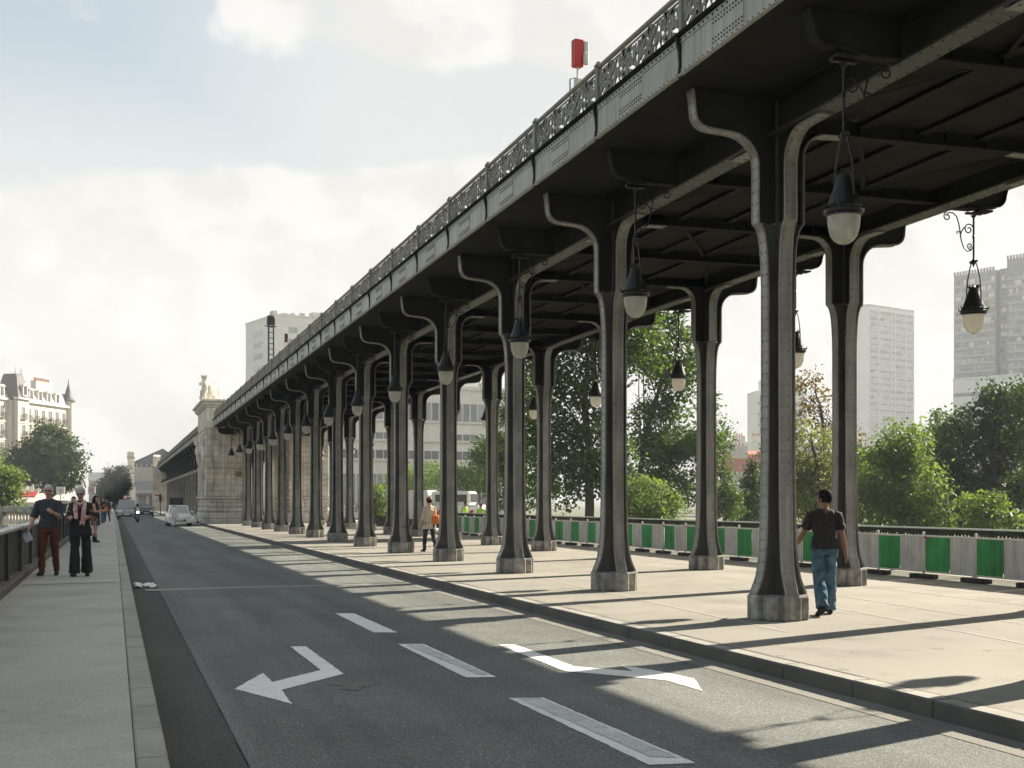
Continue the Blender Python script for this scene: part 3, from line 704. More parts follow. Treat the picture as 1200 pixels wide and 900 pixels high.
# ------------------------------------------------------------------ left parapet
r = empty('parapet', (-1.80, 0, ZL), 0, 'dark solid metal parapet with pale top caps along the left sidewalk', 'parapet')
MT['par'] = mat('parapet_paint', (.035, .036, .034), .45, .2, 2, .08, 40, streak=.3)
pm = MB(); L = 3.3
pm.box(-.02, .02, .05, L - .05, .16, .93)
for y in (.55, 1.1, 1.65, 2.2, 2.75): pm.box(.0205, .028, y - .03, y + .03, .17, .92)
PMM = pm.mesh('panel', MT['par'])
cm_ = MB(); cm_.cbox(-.10, .10, .16, L - .16, .955, 1.02, .015); CMM = cm_.mesh('cap', MT['galv'])
qm = MB(); qm.cbox(-.08, .08, -.13, .13, 0, .985, .015); QMM = qm.mesh('post', MT['par'])
for i in range(29):
    y = -6 + i * L; link('panel', PMM, r, (0, y, 0)); link('cap', CMM, r, (0, y, 0)); link('post', QMM, r, (0, y, 0))
m = MB(); m.cbox(-.13, .17, -8, 92, -.02, .13, .02); m.build('plinth', MT['kerb'], r)
# ------------------------------------------------------------------ stone pier
def courses(m, x0, x1, y0, y1, z0, z1, h=.42, g=.05, j=0.):
    n = max(1, round((z1 - z0) / h)); h = (z1 - z0) / n
    m.box(x0 + .05, x1 - .05, y0 + .05, y1 - .05, z0, z1)
    for i in range(n): m.cbox(x0, x1, y0, y1, z0 + i * h + g / 2, z0 + (i + 1) * h - g / 2, .035)
def stone_pier(ya, yb):
    r = empty('stone_pier', (0, 0, 0), 0, 'pale rusticated stone pier with niche and cornice where the column rows end', 'pier')
    XA, XB, XC, XD = 6.55, 9.55, 12.6, 15.6
    for k, (x0, x1) in enumerate(((XA, XB), (XC, XD))):
        m = MB(); courses(m, x0 - .10, x1 + .10, ya - .10, yb + .10, 0, .95, .48); m.cbox(x0 - .05, x1 + .05, ya - .05, yb + .05, .955, 1.35, .12)
        courses(m, x0 - .02, x1 + .02, ya - .02, yb + .02, 1.36, 1.95, .3); m.cbox(x0 - .13, x1 + .13, ya - .13, yb + .13, 1.96, 2.12, .04)
        m.build('base_course', MT['stone'], r)
        m = MB()
        if k == 0:
            courses(m, x0 + .45, x1, ya, yb, 2.125, 7.2)
            courses(m, x0, x0 + .55, ya, ya + 2.9, 2.125, 7.2); courses(m, x0, x0 + .55, yb - 2.9, yb, 2.125, 7.2)
            courses(m, x0, x0 + .55, ya + 2.9, yb - 2.9, 6.6, 7.2, .3)
        else: courses(m, x0, x1, ya, yb, 2.125, 7.2)
        m.build('rusticated_body', MT['stone'], r)
    m = MB(); yc = (ya + yb) / 2; hw = (yb - ya) / 2 - 2.9       # arched surround of the niche on the road face
    pts = [(yc - hw, 2.13)] + [(yc - hw * math.cos(a), 5.4 + 1.1 * math.sin(a)) for a in [PI * i / 10 for i in range(11)]] + [(yc + hw, 2.13)]
    for i in range(len(pts) - 1):
        (a, za), (c, zc) = pts[i], pts[i + 1]
        d = Vector((0, c - a, zc - za)).normalized(); n = Vector((0, -d.z, d.y)) * .28
        q = [(a, za), (c, zc), (c - n.y, zc - n.z), (a - n.y, za - n.z)]
        m.prism(q, XA - .12, XA + .3, 'x')
    for s in (-1, 1):
        y = yc + s * (hw + .25)
        m.lathe([(0, -.25), (.34, -.25), (.34, .25), (0, .25)], 14, (XA - .12, y, 6.5)); m.ell((XA - .1, y, 5.75), (.3, .3, .5), 12, 8); m.ell((XA - .08, y, 6.2), (.26, .34, .3), 12, 8)
        m.ell((XA - .05, y + s * .5, 5.3), (.22, .25, .65), 10, 8)
    m.build('niche_surround', MT['stone_pale'], r, smooth=40)
    m = MB(); courses(m, XB - .001 + .002, XC - .002, ya + .5, yb - .5, 6.2, 7.2, .5)
    vs = []; 
    for i in range(11):
        a = PI * i / 10; x = (XB + XC) / 2 - (XC - XB) / 2 * math.cos(a); z = 4.7 + 1.5 * math.sin(a)
        vs.append((x, z))
    for i in range(10):
        (a, za), (c, zc) = vs[i], vs[i + 1]; m.prism([(a, za), (c, zc), (c, 6.199), (a, 6.199)], ya + .4, yb - .4, 'y')
    m.build('arch', MT['stone'], r)
    for k, (x0, x1) in enumerate(((XA, 7.65), (14.35, XD))):          # parapet walls that rise beside the deck
        m = MB(); m.cbox(x0, x1, ya, yb, 7.21, 8.75, .03); m.cbox(x0 - .06, x1 + .02, ya + 1.0, ya + 2.2, 7.3, 8.7, .05); m.cbox(x0 - .06, x1 + .02, yb - 2.2, yb - 1.0, 7.3, 8.7, .05); m.build('attic', MT['stone_pale'], r)
        m = MB(); m.cbox(x0 - .12, x1 + .1, ya - .12, yb + .12, 8.76, 8.9, .03); m.cbox(x0 - .26, x1 + .2, ya - .26, yb + .26, 8.905, 9.12, .06); m.cbox(x0 - .40, x1 + .3, ya - .40, yb + .40, 9.125, 9.34, .05); m.build('cornice', MT['stone_pale'], r)
        m = MB(); m.prism([(ya + 2.1, 9.345), (ya + 6.8, 9.345), (ya + 6.8, 10.45), (ya + 3.4, 10.45)], x0 + .45, x1 + .15, 'x'); m.build('block', MT['stone_pale'], r, bevel=.05)
    m = MB(); m.box(6.4, 6.449, ya + 1.2, ya + 1.8, 3.4, 3.8); m.build('plaque', mat('bronze_plaque', (.20, .12, .04), .5, .2, 6, .1, 40), r)
    m = MB(); m.cbox(XB - .9, XB - .45, ya - .16, ya - .125, 3.6, 4.0, .01); m.build('panel', mat('bronze_panel', (.24, .15, .055), .5, .2, 6, .1, 40), r)
    for x in (9.2, 9.75):
        m = MB(); m.tube([(x, ya - .22, .15), (x, ya - .22, 7.2)], .055, 8); m.build('downpipe', MT['iron'], r, smooth=40)
    # statue: seated beast with a turreted crown
    s_ = empty('statue', (XA + .12, ya + .9, 9.345), -.9, 'carved stone beast with turret crown sitting on the pier cornice', 'statue')
    m = MB(); m.ell((0, .35, .55), (.42, .75, .62), 14, 10); m.ell((0, -.25, .95), (.36, .42, .85), 14, 10); m.ell((0, -.45, 1.62), (.30, .34, .32), 14, 10); m.ell((0, -.80, 1.52), (.17, .30, .17), 12, 8); m.ell((0, .0, 1.35), (.34, .30, .42), 12, 8)
    for q in (-1, 1):
        m.tube([(q * .24, -.45, .9), (q * .25, -.62, .4), (q * .25, -.66, .02)], [.18, .13, .15], 8); m.ell((q * .3, .75, .3), (.2, .4, .3), 10, 6); m.ell((q * .22, -.40, 1.9), (.07, .1, .12), 8, 5)
        m.ell((q * .36, .35, 1.05), (.10, .55, .5), 10, 7, Matrix.Rotation(.5, 3, 'X'))
    m.v = [(p[0] * .74, p[1] * .74, p[2] * .74) for p in m.v]; m.build('body', MT['stone_pale'], s_, smooth=60)
    m = MB(); m.lathe([(.0, 1.86), (.24, 1.86), (.26, 2.05), (.36, 2.25), (.36, 2.33), (0, 2.33)], 12, (0, -.35, 0))
    for i in range(6):
        a = 2 * PI * i / 6; m.cbox(.29 * math.cos(a) - .07, .29 * math.cos(a) + .07, -.35 + .29 * math.sin(a) - .07, -.35 + .29 * math.sin(a) + .07, 2.331, 2.46, .01)
    m.v = [(p[0] * .74, p[1] * .74, p[2] * .74) for p in m.v]; m.build('crown', MT['stone_pale'], s_)
PY0, PY1 = 96.8, 107.
stone_pier(PY0, PY1)
# viaduct beyond the pier
YB = SC1 + 16 * S - 3
viaduct(YB, 38, 'far stretch of the iron viaduct between the stone pier and the station')
for k in range(0, 19):
    put_column(XN, YB + 3 + k * S, False, f'small distant iron column, {ORD[k+1]} in the kerbside row beyond the stone pier')
    put_column(XF, YB + 3 + k * S, True, f'small distant iron column, {ORD[k+1]} in the river side row beyond the stone pier')
for k in range(0, 19): put_lamp(XL, YB + 6 + k * S, False, f'tiny distant black lantern, {ORD[k+1]} along the kerb beyond the stone pier')
# end pier and station
r = empty('end_pier', (0, 0, 0), 0, 'distant stone end pier with rounded gable closing the viaduct', 'pier')
ye = YB + 114 + 1
m = MB(); courses(m, 6.4, 10.4, ye, ye + 6, 0, 7.6, .55); m.build('body', MT['stone'], r)
m = MB(); m.cbox(6.1, 10.6, ye - .2, ye + 6.2, 7.61, 7.95, .06); m.build('cornice', MT['stone_pale'], r)
m = MB(); m.prism([(ye + 5.8, 7.96), (ye + .4, 7.96), (ye + .4, 9.4)] + [(ye + .4 + 5.4 * math.sin(a), 9.4 - 0 + 1.2 * math.cos(a) - 1.2 + .6 * math.sin(2 * a)) for a in [i * PI / 16 for i in range(1, 8)]], 6.5, 7.6, 'x'); m.build('gable', MT['stone_pale'], r)
MT['plaster'] = mat('pale_render', (.50, .47, .41), .85, .1, .6, .1, 20, streak=.2)
MT['white_wall'] = mat('white_concrete', (.68, .67, .63), .85, .07, .4, .1, 10, streak=.15)
MT['grey_wall'] = mat('grey_concrete', (.40, .395, .38), .85, .1, .4, .1, 10, streak=.2)
MT['brown_wall'] = mat('brown_grey_concrete', (.24, .235, .222), .85, .1, .4, .1, 10, streak=.2)
MT['zinc'] = mat('zinc_roof', (.30, .31, .31), .5, .15, .6, .05, 20, streak=.25)
MT['slate'] = mat('dark_slate', (.075, .07, .08), .6, .2, 1.5, .1, 20)
MT['tile'] = mat('red_roof_tile', (.30, .10, .06), .8, .25, 1.2, .2, 15)
MT['clay'] = mat('clay_pot', (.36, .16, .09), .8, .2, 4, .1, 20)
MT['glass_mix'] = mat('tower_glass', (.16, .175, .185), .15, .5, .35, 0, spec=.6, tint=(.42, .41, .38))
MT['frame'] = mat('white_window_frame', (.62, .60, .56), .6, .05, 5, .0, 20)
MT['wroughtiron'] = mat('wrought_iron', (.03, .03, .03), .5, .2, 6, 0, 20)
r = empty('station', (0, 0, 0), 0, 'distant station hall with glazed dark gable roof at the end of the street', 'station')
gx0, gy = at(156, 300); gx1 = at(212, 300)[0]; pkx = at(191, 300)[0]
m = MB(); m.box(gx0 + .4, gx1 - .4, gy, gy + 40, 0, 9.9); m.build('hall', MT['plaster'], r)
m = MB(); m.prism([(gx0 - .3, 10.9), (pkx, 14.3), (gx1 + .3, 11.0), (gx1 + .3, 10.7), (pkx, 13.9), (gx0 - .3, 10.6)], gy - 1.2, gy + 40, 'y'); m.build('roof', MT['slate'], r)
m = MB(); m.prism([(gx0, 9.91), (gx1, 9.91), (gx1, 10.65), (pkx, 13.8), (gx0, 10.6)], gy - .1, gy + .2, 'y'); m.build('glazed_gable', MT['glass'], r)
for i in range(9):
    x = gx0 + .8 + i * (gx1 - gx0 - 1.6) / 8; m = MB(); m.box(x - .06, x + .06, gy - .16, gy - .101, 9.92, 10.6 + .0); m.build('mullion', MT['frame'], r)
for i in range(3):
    m = MB(); m.box(gx0 + 1.2 + i * 2.4, gx0 + 2.9 + i * 2.4, gy - .05, gy - .003, .3, 3.2); m.build('doorway', MT['glass'], r)
m = MB(); m.box(gx0 + .3, gx0 + 8.6, gy - 1.5, gy - .004, 3.6, 3.9); m.build('canopy', MT['zinc'], r)
m = MB(); m.box(gx0 + .5, gx0 + 8, gy - .06, gy - .003, 4.6, 6.6); m.build('window_strip', MT['glass_sky'], r)
px_, py_ = at(153.4, 285)
r = empty('stone_pillar', (px_, py_, 0), 0, 'tall pale stone pillar with capital beside the distant station', 'pillar')
m = MB(); m.cbox(-.95, .95, -.95, .95, 0, 5, .1); m.cbox(-.7, .7, -.7, .7, 5.01, 11.4, .08); m.build('shaft', MT['stone_pale'], r); m = MB(); m.cbox(-.95, .95, -.95, .95, 11.42, 11.8, .08); m.cbox(-.8, .8, -.8, .8, 11.81, 12.9, .15); m.build('capital', MT['stone'], r)
# ------------------------------------------------------------------ buildings
def win_proto(w_, h_, parent, loc, fr='frame', pane='glass', sill=True, mull=1, bal=False):
    m = MB(); t = .09
    m.box(-w_ / 2, -w_ / 2 + t, -.07, .0, 0, h_); m.box(w_ / 2 - t, w_ / 2, -.07, .0, 0, h_); m.box(-w_ / 2 + t, w_ / 2 - t, -.07, .0, h_ - t, h_); m.box(-w_ / 2 + t, w_ / 2 - t, -.07, 0, 0, t)
    for i in range(mull):
        x = -w_ / 2 + w_ * (i + 1) / (mull + 1); m.box(x - .04, x + .04, -.065, 0, t, h_ - t)
    if sill: m.box(-w_ / 2 - .12, w_ / 2 + .12, -.22, -.071, -.16, -.02)
    f = m.build('window', MT[fr], parent, loc)
    m = MB(); m.box(-w_ / 2 + t, w_ / 2 - t, -.03, -.004, t, h_ - t); m.build('pane', MT[pane], f)
    if bal:
        m = MB(); x = -w_ / 2 - .15
        m.box(-w_ / 2 - .2, w_ / 2 + .2, -.42, -.23, -.12, -.03); m.box(-w_ / 2 - .2, w_ / 2 + .2, -.41, -.37, .80, .86)
        while x < w_ / 2 + .16: m.box(x - .015, x + .015, -.405, -.375, -.029, .799); x += .13
        m.build('balcony', MT['wroughtiron'], f)
    return f
WMESH = {}
def windows(r, rects, y, m, depth=.05, name='window'):
    for (x, z, w_, h_) in rects:
        key = (round(w_, 2), round(h_, 2), m)
        if key not in WMESH:
            b = MB(); t = .07; b.mi = 0
            b.box(0, w_, -depth * .5, 0, 0, h_); b.mi = 1
            for (a0, a1, c0, c1) in ((0, t, 0, h_), (w_ - t, w_, 0, h_), (t, w_ - t, 0, t), (t, w_ - t, h_ - t, h_)): b.box(a0, a1, -depth, -depth * .5 - .001, c0, c1)
            n = int(w_ / 1.3)
            for i in range(1, n + 1): xx = w_ * i / (n + 1); b.box(xx - .04, xx + .04, -depth * .9, -depth * .5 - .001, t, h_ - t)
            WMESH[key] = b.mesh('window', [MT[m], MT['frame']])
        link(name, WMESH[key], r, (x, y, z))
# ornate apartment house on the left
p = at(12, 220); d1 = camdir(9.5)
rz = math.atan2(d1.y, d1.x)
r = empty('apartment_house', (p[0], p[1], 0), rz, 'ornate cream apartment house with mansard roof, chimneys and corner spire behind the trees', 'house')
WH, FH = 20., 19.2
m = MB(); m.box(0, WH, 0, 12, 0, FH); m.box(-14, -.01, .6, 12, 0, FH); m.cbox(.8, 4.6, -.9, -.003, 3.6, FH + .3, .1)
m.build('wall', MT['plaster'], r)
m = MB()
for z in (6.3, 9.4, 12.5, 15.6): m.box(-14, -.02, .45, .597, z - .18, z); m.box(4.65, WH + .1, -.14, -.004, z - .18, z); m.box(.7, 4.7, -1.02, -.903, z - .18, z)
m.box(4.7, WH + .35, -.45, 12.1, FH + .002, FH + .4); m.box(-14, .4, .25, 12.1, FH + .003, FH + .4); m.box(.55, 4.68, -1.25, -.2, FH + .302, FH + .62)
m.build('cornice', MT['stone_pale'], r)
m = MB(); m.prism([(-.2, FH + .41), (.9, FH + 2.7), (11, FH + 3.2), (12, FH + .41)], 4.7, WH, 'x'); m.prism([(.5, FH + .41), (1.6, FH + 2.7), (11, FH + 3.2), (12, FH + .41)], -14, .5, 'x')
m.build('roof', MT['zinc'], r)
def hip(mb, x0, x1, y0, y1, z0, z1, ins): mb.add([(x0, y0, z0), (x1, y0, z0), (x1, y1, z0), (x0, y1, z0), (x0 + ins, y0 + ins, z1), (x1 - ins, y0 + ins, z1), (x1 - ins, y1 - ins, z1), (x0 + ins, y1 - ins, z1)], [(0, 3, 2, 1), (4, 5, 6, 7), (0, 1, 5, 4), (1, 2, 6, 5), (2, 3, 7, 6), (3, 0, 4, 7)])
m = MB(); hip(m, .7, 4.6, -1.1, 3.2, FH + .63, FH + 4.6, .9); m.build('pavilion_roof', MT['slate'], r)
m = MB(); m.box(1.6, 3.7, -.05, 2.2, FH + 4.601, FH + 4.75)
for x in (1.75, 3.55): m.tube([(x, .1, FH + 4.75), (x, .1, FH + 6.0)], [.07, .02], 5)
m.build('finial', MT['slate'], r)
m = MB(); m.lathe([(1.05, FH - 8), (1.05, FH + 1.2), (1.3, FH + 1.25), (1.3, FH + 1.5), (.9, FH + 1.9), (.5, FH + 3.3), (.12, FH + 4.6), (.03, FH + 5.6), (0, FH + 5.7)], 10, (WH + .1, .2, 0))
t_ = m.build('spire', [MT['plaster'], MT['slate']], r, smooth=40)
for pl in t_.data.polygons:
    if pl.center.z > FH + 1.3: pl.material_index = 1
W0 = win_proto(1.2, 2.1, r, (6.0, -.004, 3.8), bal=True); first = True
for fl in range(5):
    z = 3.8 + 3.1 * fl
    for x in (6.0, 8.4, 10.8, 13.2, 15.6, 18.0):
        if first: first = False
        else: dup(W0, r, (x, -.004, z))
    dup(W0, r, (2.7, -.904, z))
    for x in (-1.6, -4.2, -6.8, -9.4): dup(W0, r, (x, .596, z))
D0 = None
for x, y in [(6.6, .1), (9.6, .1), (12.6, .1), (15.6, .1), (-1.6, .8), (-4.8, .8), (-8, .8), (2.7, -1.0)]:
    if D0 is None:
        m = MB(); m.box(-.75, .75, -.25, 1.2, 0, 1.75); m.prism([(-.95, 1.75), (.95, 1.75), (.6, 2.05), (0, 2.15), (-.6, 2.05)], -.4, 1.3, 'y'); D0 = m.build('dormer', MT['stone_pale'], r, (x, y, FH + .5))
        m = MB(); m.box(-.45, .45, -.29, -.253, .2, 1.6); m.build('pane', MT['glass'], D0)
    else: dup(D0, r, (x, y, FH + .5 if y > -.5 else FH + .9))
for x0, x1 in ((5.4, 8.4), (12.5, 18.2), (-3.5, -.4), (-12, -8)):
    m = MB(); m.box(x0, x1, 2.4, 3.4, FH + 2., FH + 4.4); m.box(x0 - .1, x1 + .1, 2.3, 3.5, FH + 4.401, FH + 4.6); c = m.build('chimney', MT['plaster'], r)
    m = MB(); x = x0 + .3
    while x < x1 - .1: m.lathe([(.14, 0), (.11, .6), (.14, .62), (0, .62)], 7, (x, 2.9, FH + 4.602)); x += .55
    m.build('chimney_pots', MT['clay'], c)
# white tower behind the viaduct railing
def slab(name, label, px, zc, a_left, a_right, wl, wr, h, wall, cat='tower block'):
    p = at(px, zc); dr = camdir(a_right); r = empty(name, (p[0], p[1], 0), math.atan2(dr.y, dr.x), label, cat)
    m = MB(); m.box(0, wr, 0, wl, -.5, h); m.build('wall', MT[wall], r, bevel=.0); return r
r = slab('white_tower', 'white flat roofed tower rising behind the viaduct railing', 322, 310, -31.9, 58.1, 20, 40, 46.8, 'white_wall')
m = MB(); m.box(-.15, 40.15, -.15, 20.15, 46.8, 47.3); m.build('roof_edge', MT['stone_pale'], r)
m = MB(); rr = random.Random(3)
for i in range(9): x = 1 + i * 2.6; m.box(x, x + rr.uniform(.8, 2.), 2 + rr.random() * 3, 6, 47.3, 48 + rr.uniform(.2, 1.4))
m.build('roof_plant', MT['grey_wall'], r)
for fl in range(15):
    z = 46.8 - 3.9 - fl * 2.85
    windows(r, [(x, z, 2.4, 1.5) for x in (3.5, 8.2, 13, 18, 23)], -.004, 'glass_sky')
    b = MB(); b.box(-.05, -.005, 8, 14.5, z, z + 1.4); b.build('side_window', MT['glass_sky'], r)
# pale slab tower at the right
r = slab('slab_tower', 'tall pale slab tower with blank white end wall between far column and grey tower', 1018, 580, -37, 52.8, 12, 34, 90.5, 'white_wall')
m = MB(); m.box(-.1, 34.1, -.1, 12.1, 90.5, 91.4); m.build('roof_edge', MT['grey_wall'], r)
xs = [(.8, 6.8), (8.2, 15.6), (16.4, 18.6), (19.6, 27), (28, 33.4)]; SB = None; lowm = MB()
for fl in range(30):
    z = 90.5 - 3.2 - fl * 2.98
    if fl < 20: windows(r, [(a, z, c - a, 1.6) for a, c in xs], -.004, 'glass_mix')
    else:
        for a, c in xs: lowm.box(a, c, -.05, -.004, z, z + 1.6)
    if SB is None: m = MB(); m.box(.3, 33.7, -.28, -.065, -.95, -.35); SB = m.build('spandrel', MT['grey_wall'], r, (0, 0, z))
    else: dup(SB, r, (0, 0, z))
tag(lowm.build('lower_windows', MT['glass_mix'], r), kind='stuff')
for x in (7.5, 16., 19.1, 27.5):
    m = MB(); m.box(x - .25, x + .25, -.34, -.004, 3, 90.4); m.build('pilaster', MT['white_wall'], r)
# grey-brown tower at the right edge
p = at(1118, 478); dl = camdir(180 - 39.6); r = empty('grey_tower', (p[0], p[1], 0), math.atan2(dl.y, dl.x), 'grey brown high-rise with rows of balconies at the right edge of the photo', 'tower block')
m = MB(); m.box(0, 17, 0, 22, -.5, 86); m.box(17.01, 22, 2.2, 22, -.5, 86.5); m.box(22.01, 75, -1.5, 22, -.5, 88.8); m.build('wall', MT['brown_wall'], r)
m = MB(); 
for x0, x1, y, z in ((0, 17, 0, 86), (22.01, 75, -1.5, 88.8)):
    x = x0
    while x < x1 - .6: m.box(x, x + .6, y - .25, y + .3, z + .002, z + 1.3); x += 1.2
m.build('parapet', MT['brown_wall'], r)
Q0 = None; lowm = MB()
for fl in range(29):
    z = 86 - 3.8 - fl * 2.9; rr = random.Random(fl * 3 + 5)
    for (a, c, y) in ((.6, 16.4, 0), (17.6, 21.6, 2.2), (22.8, 74, -1.5)):
        x = a
        while x < c - 1:
            wv = min(rr.choice((1., 1.4, 2., 2.4)), c - x)
            if fl < 9 and x < 32: windows(r, [(x, z, round(wv, 1), 1.65)], y - .004, rr.choice(('glass_mix', 'glass_mix', 'glass', 'frame')))
            else: lowm.box(x, x + wv, y - .05, y - .004, z, z + 1.65)
            x += wv + rr.choice((.25, .7, 1.3))
    if Q0 is None:
        m = MB(); m.box(.2, 16.8, -.6, -.06, -1.05, -.15); Q0 = m.build('balcony', MT['grey_wall'], r, (0, 0, z)); m = MB(); m.box(22.4, 74.6, -2.1, -1.56, -1.05, -.15); Q1 = m.build('balcony', MT['grey_wall'], r, (0, 0, z))
    else: dup(Q0, r, (0, 0, z)); dup(Q1, r, (0, 0, z))
tag(lowm.build('remaining_windows', MT['glass_mix'], r), kind='stuff')
p2 = at(1117, 440); r = empty('white_block', (p2[0], p2[1], 0), math.atan2(dl.y, dl.x), 'low white building with blank walls at the foot of the grey high-rise', 'building')
m = MB(); m.box(0, 60, 0, 14, -.5, 43.5); m.build('wall', MT['white_wall'], r); m = MB(); m.box(.3, 60, -.04, -.004, 37.6, 38.9); m.build('window_strip', MT['glass_sky'], r); m = MB(); m.box(-.1, 60.1, -.3, 14.1, 43.502, 44); m.build('roof_edge', MT['white_wall'], r)
# office building seen between the columns
p = at(396, 172); d = camdir(42 + 20); r = empty('office_building', (p[0], p[1], 0), math.atan2(d.y, d.x) , 'white modern office building with long window bands seen between the columns', 'office building')
m = MB(); m.box(0, 27, 0, 16, -.5, 17.5); m.build('wall', MT['white_wall'], r)
m = MB(); m.box(-.2, 27.2, -.25, 16.2, 17.502, 18.0); m.box(12, 26, 3, 14, 18.002, 20.5); m.build('roof', MT['white_wall'], r)
for z0, z1, st, pm_ in ((13.0, 15.6, 1.2, 'glass_sky'), (7.6, 8.9, 2.4, 'glass'), (1.2, 5.6, 2.0, 'glass_sky'), (10.3, 11.3, 3.6, 'glass_sky')):
    x = .6; rr = random.Random(int(z0 * 10))
    while x < 26 - st:
        if st < 3 or rr.random() < .7: windows(r, [(x, z0, st - .1, round(z1 - z0, 2))], -.004, pm_)
        x += st
    m = MB(); m.box(.4, 26.4, -.3, -.053, z0 - .25, z0 - .02); m.build('sill_band', MT['frame'], r)
# low house with red roofs, pale block and thin tower
p = at(838, 205); d = camdir(80); r = empty('red_roof_house', (p[0], p[1], 0), math.atan2(d.y, d.x), 'pale terraced house with red tiled roofs and dormers across the river', 'house')
m = MB(); m.box(0, 26, 0, 10, -.5, 6.6); m.build('wall', MT['plaster'], r); m = MB(); m.prism([(-.4, 6.61), (2.0, 9.5), (5, 10.2), (10, 6.61)], 0, 26, 'x'); m.build('roof', MT['tile'], r)
for x in (3.4, 9.6, 16.5):
    m = MB(); m.box(x, x + 2.6, 1.4, 4.6, 7, 10.8); c = m.build('chimney', MT['plaster'], r); m = MB()
    for q in range(4): m.lathe([(.16, 0), (.13, .55), (0, .56)], 6, (x + .4 + q * .6, 2.5, 10.802))
    m.build('chimney_pots', MT['clay'], c)
m = MB(); m.box(-.2, 26.2, -.3, -.004, 6.2, 6.59); m.build('cornice', MT['stone_pale'], r)
W1 = win_proto(1.1, 1.7, r, (1.8, -.004, 3.9)); 
for i in range(9):
    if i: dup(W1, r, (1.8 + i * 2.7, -.004, 3.9))
    dup(W1, r, (1.8 + i * 2.7, -.004, .8))
p = at(836, 262); d = camdir(82); r = empty('pale_block', (p[0], p[1], 0), math.atan2(d.y, d.x), 'pale blank apartment block with chimney row behind the red roofed house', 'building')
m = MB(); m.box(0, 30, 0, 12, -.5, 14); m.build('wall', MT['white_wall'], r)
for x in (1, 5.2, 9):
    m = MB(); m.box(x, x + 2.2, 2, 4, 14.002, 15.4); c = m.build('chimney', MT['plaster'], r); m = MB()
    for q in range(4): m.lathe([(.16, 0), (.13, .6), (0, .61)], 6, (x + .3 + q * .5, 3, 15.402))
    m.build('chimney_pots', MT['clay'], c)
p = at(887, 360); d = camdir(85); r = empty('thin_tower', (p[0], p[1], 0), math.atan2(d.y, d.x), 'slender pale apartment tower beside the nearest column', 'tower block')
m = MB(); m.box(0, 14, 0, 10, -.5, 33); m.box(3, 14, 1, 9, 33.002, 36.5); m.build('wall', MT['white_wall'], r); N0 = None
for fl in range(10):
    z = 30 - fl * 3.05
    windows(r, [(.8, z, 2.1, 1.7), (4, z, 2.1, 1.7), (8, z, 2.1, 1.7)], -.004, 'glass')
    if N0 is None: m = MB(); m.box(.4, 13.6, -.7, -.06, -.9, -.2); N0 = m.build('balcony', MT['grey_wall'], r, (0, 0, z))
    else: dup(N0, r, (0, 0, z))
# far row of pale houses at the end of the left bank
p = at(104, 330); d = camdir(75); r = empty('far_house', (p[0], p[1], 0), math.atan2(d.y, d.x), 'distant pale house with grey roof beyond the sidewalk', 'house')
m = MB(); m.box(0, 9, 0, 8, -.5, 7.2); m.build('wall', MT['plaster'], r); m = MB(); m.prism([(-.3, 7.2), (2, 9.4), (6, 9.4), (8.3, 7.2)], -.2, 9.2, 'x'); m.build('roof', MT['zinc'], r)
F0 = None
for i in range(4):
    for z in (1, 4.2):
        if F0 is None: F0 = win_proto(1.1, 1.8, r, (1.2 + i * 2.1, -.004, z))
        else: dup(F0, r, (1.2 + i * 2.1, -.004, z))
# ------------------------------------------------------------------ trees
MT['bark'] = mat('tree_bark', (.075, .062, .048), .9, .3, 4, .5, 30)
LEAF = {'mid': leafmat('leaf_mid', (.030, .066, .018), (.075, .125, .032)), 'light': leafmat('leaf_light', (.070, .125, .035), (.135, .195, .062)),
        'dark': leafmat('leaf_dark', (.016, .036, .012), (.042, .075, .021)), 'deep': leafmat('leaf_deep', (.012, .022, .010), (.030, .046, .018), .3), 'red': leafmat('leaf_red', (.085, .050, .025), (.13, .11, .045)), 'pale': leafmat('leaf_pale', (.085, .125, .05), (.20, .225, .12))}
def crown(ells, n, leaf, seed, cl=14, cr=.42, hollow=.35):
    """Leaf clumps spread through ellipsoids; each clump is a spray of small bent leaf faces."""
    r = random.Random(seed); V = []; Fc = []; T = []; centres = []
    wts = [(e[3] * e[4] * e[5]) ** .8 for e in ells]; tot = sum(wts)
    for e, wt in zip(ells, wts):
        for i in range(max(1, int(n * wt / tot))):
            while True:
                u = Vector((r.uniform(-1, 1), r.uniform(-1, 1), r.uniform(-1, 1)))
                q = u.length
                if q > 1 or q < .05: continue
                if q < hollow and r.random() < .8: continue
                k = mnoise.noise(Vector((u.x * 2.1 + seed, u.y * 2.1, u.z * 2.1)) )
                if k < -.05 and r.random() < .88: continue
                break
            u *= 1 + .22 * mnoise.noise(u * 2.3 + Vector((seed * 3.1, 0, 0)))
            c = Vector((e[0] + u.x * e[3], e[1] + u.y * e[4], e[2] + u.z * e[5])); centres.append(c)
            ct = r.random()
            out = Vector((u.x, u.y, u.z * .6 + .25)).normalized()
            for j in range(cl):
                g = Vector((r.gauss(0, 1), r.gauss(0, 1), r.gauss(0, .7))) * cr * .55
                p = c + g
                nrm = (out * .6 + Vector((r.uniform(-1, 1), r.uniform(-1, 1), r.uniform(-.4, 1)))).normalized()
                a = nrm.orthogonal().normalized(); a.rotate(Matrix.Rotation(r.uniform(0, 2 * PI), 3, nrm)); b_ = nrm.cross(a)
                s = leaf * r.uniform(.45, 1.4); b0 = len(V)
                V += [p - a * s * .5, p + b_ * s * .30 - nrm * s * .08, p + a * s * .55 - nrm * s * .12, p - b_ * s * .30 - nrm * s * .08]
                Fc.append((b0, b0 + 1, b0 + 2, b0 + 3)); T.append(min(1, max(0, ct * .65 + r.random() * .4 - .05)))
    return V, Fc, T, centres
